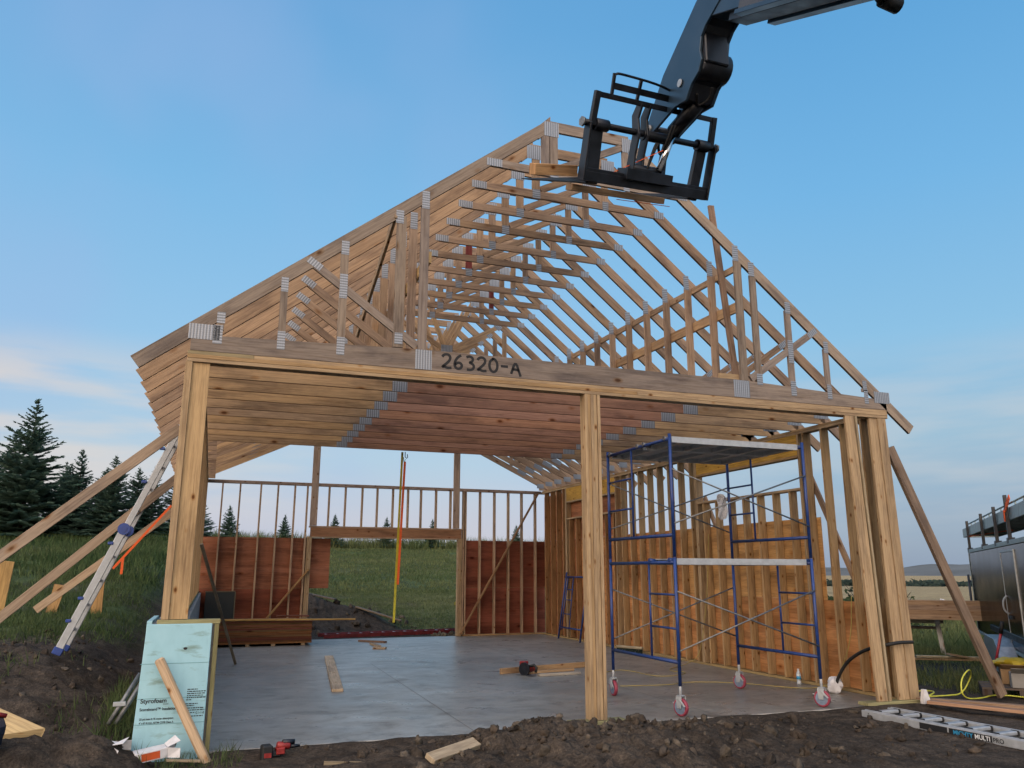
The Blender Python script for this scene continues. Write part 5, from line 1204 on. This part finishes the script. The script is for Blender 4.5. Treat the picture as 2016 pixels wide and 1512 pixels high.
def carton(lab, x, y, z, rz, ry, w, d, h):
    e = tag(empty('carton', (x, y, z), rz), lab, 'carton'); e.rotation_euler = (.1, ry, rz)
    m = MB(); m.box((-w/2, -d/2, 0), (w/2, d/2, h), jit=0); m.build('box_body', BOXW, e, .004)
    m = MB(); m.box((-w/2+.05, -d/2-.0015, .012), (w/2-.06, -d/2-.0003, h-.012), jit=0); m.build('printed_panel', BOXO, e)
    for s_ in (-1, 1):
        m = MB(); m.quad(((w/2, s_*d/2, 0), (w/2, s_*d/2, h), (w/2+.10, s_*(d/2+.03), h+.02*s_), (w/2+.09, s_*(d/2+.05), -.01))); o = m.build('flap', BOXW, e); q = o.modifiers.new('t', 'SOLIDIFY'); q.thickness = .003
    m = MB(); m.quad(((w/2, -d/2, h), (w/2, d/2, h), (w/2+.09, d/2, h+.05), (w/2+.11, -d/2, h+.03))); o = m.build('flap', BOXW, e); q = o.modifiers.new('t', 'SOLIDIFY'); q.thickness = .003
carton('torn white carton with orange print in front of the blue foam board', .01, -.36, .035, .25, -.12, .26, .12, .085)
carton('crushed white carton with orange end half buried in the soil', -.36, -.32, .13, -.5, .1, .18, .11, .06)
plank('thin strip of wood on the soil below the foam board', (.14, -.42, .03), (.42, -.40, .0), .05, .02, col=(.40, .31, .20), name='offcut')
plank('pale board half buried in the soil at the bottom centre', (2.28, -1.22, .045), (2.80, -.90, .085), .115, .05, (.2, -.4, .9), (.47, .37, .24))
plank('buried wood scrap at the bottom edge, left of the pale board', (1.45, -.72, -.03), (1.78, -.78, -.045), .12, .04, (0, .2, 1), (.33, .27, .18), name='offcut')
dl_ = tag(empty('cordless_drill', (1.08, -.32, -.075), .15), 'black and red cordless drill lying at the slab edge', 'drill')
m = MB(); m.box((-.15, -.07, .01), (-.055, .05, .16)); m.build('battery', RUBBER, dl_, .012)
m = MB(); m.box((-.06, -.035, .05), (.03, .03, .10)); m.build('grip', RUBBER, dl_, .012)
m = MB(); m.tube([(-.01, 0, .145), (.11, 0, .135)], .034, 12); m.box((-.02, -.045, .07), (.06, .03, .13)); m.build('motor', REDP, dl_, .008)
m = MB(); m.tube([(.04, 0, .17), (.15, 0, .165)], .022, 10); m.tube([(.11, 0, .13), (.20, 0, .125)], .02, 10, r2=.012); m.build('chuck', BLACKP, dl_)
m = MB(); m.box((-.135, -.0725, .06), (-.07, -.0705, .10)); m.build('label_patch', REDP, dl_)

# ------------------------------------------------------------------ haze
hz = bpy.data.materials.new('air'); hz.use_nodes = True; ht = hz.node_tree; ht.nodes.clear()
ho = ht.nodes.new('ShaderNodeOutputMaterial'); pv = ht.nodes.new('ShaderNodeVolumePrincipled'); ht.links.new(pv.outputs[0], ho.inputs['Volume'])
pv.inputs['Color'].default_value = (.80, .88, 1.0, 1); pv.inputs['Density'].default_value = .00055; pv.inputs['Anisotropy'].default_value = 0.0
zlo = float(Z.min())-6
hm_ = MB(); hm_.box((-5600, -500, zlo), (5600, 5600, 75), jit=0); tag(hm_.build('haze', hz), kind='stuff')
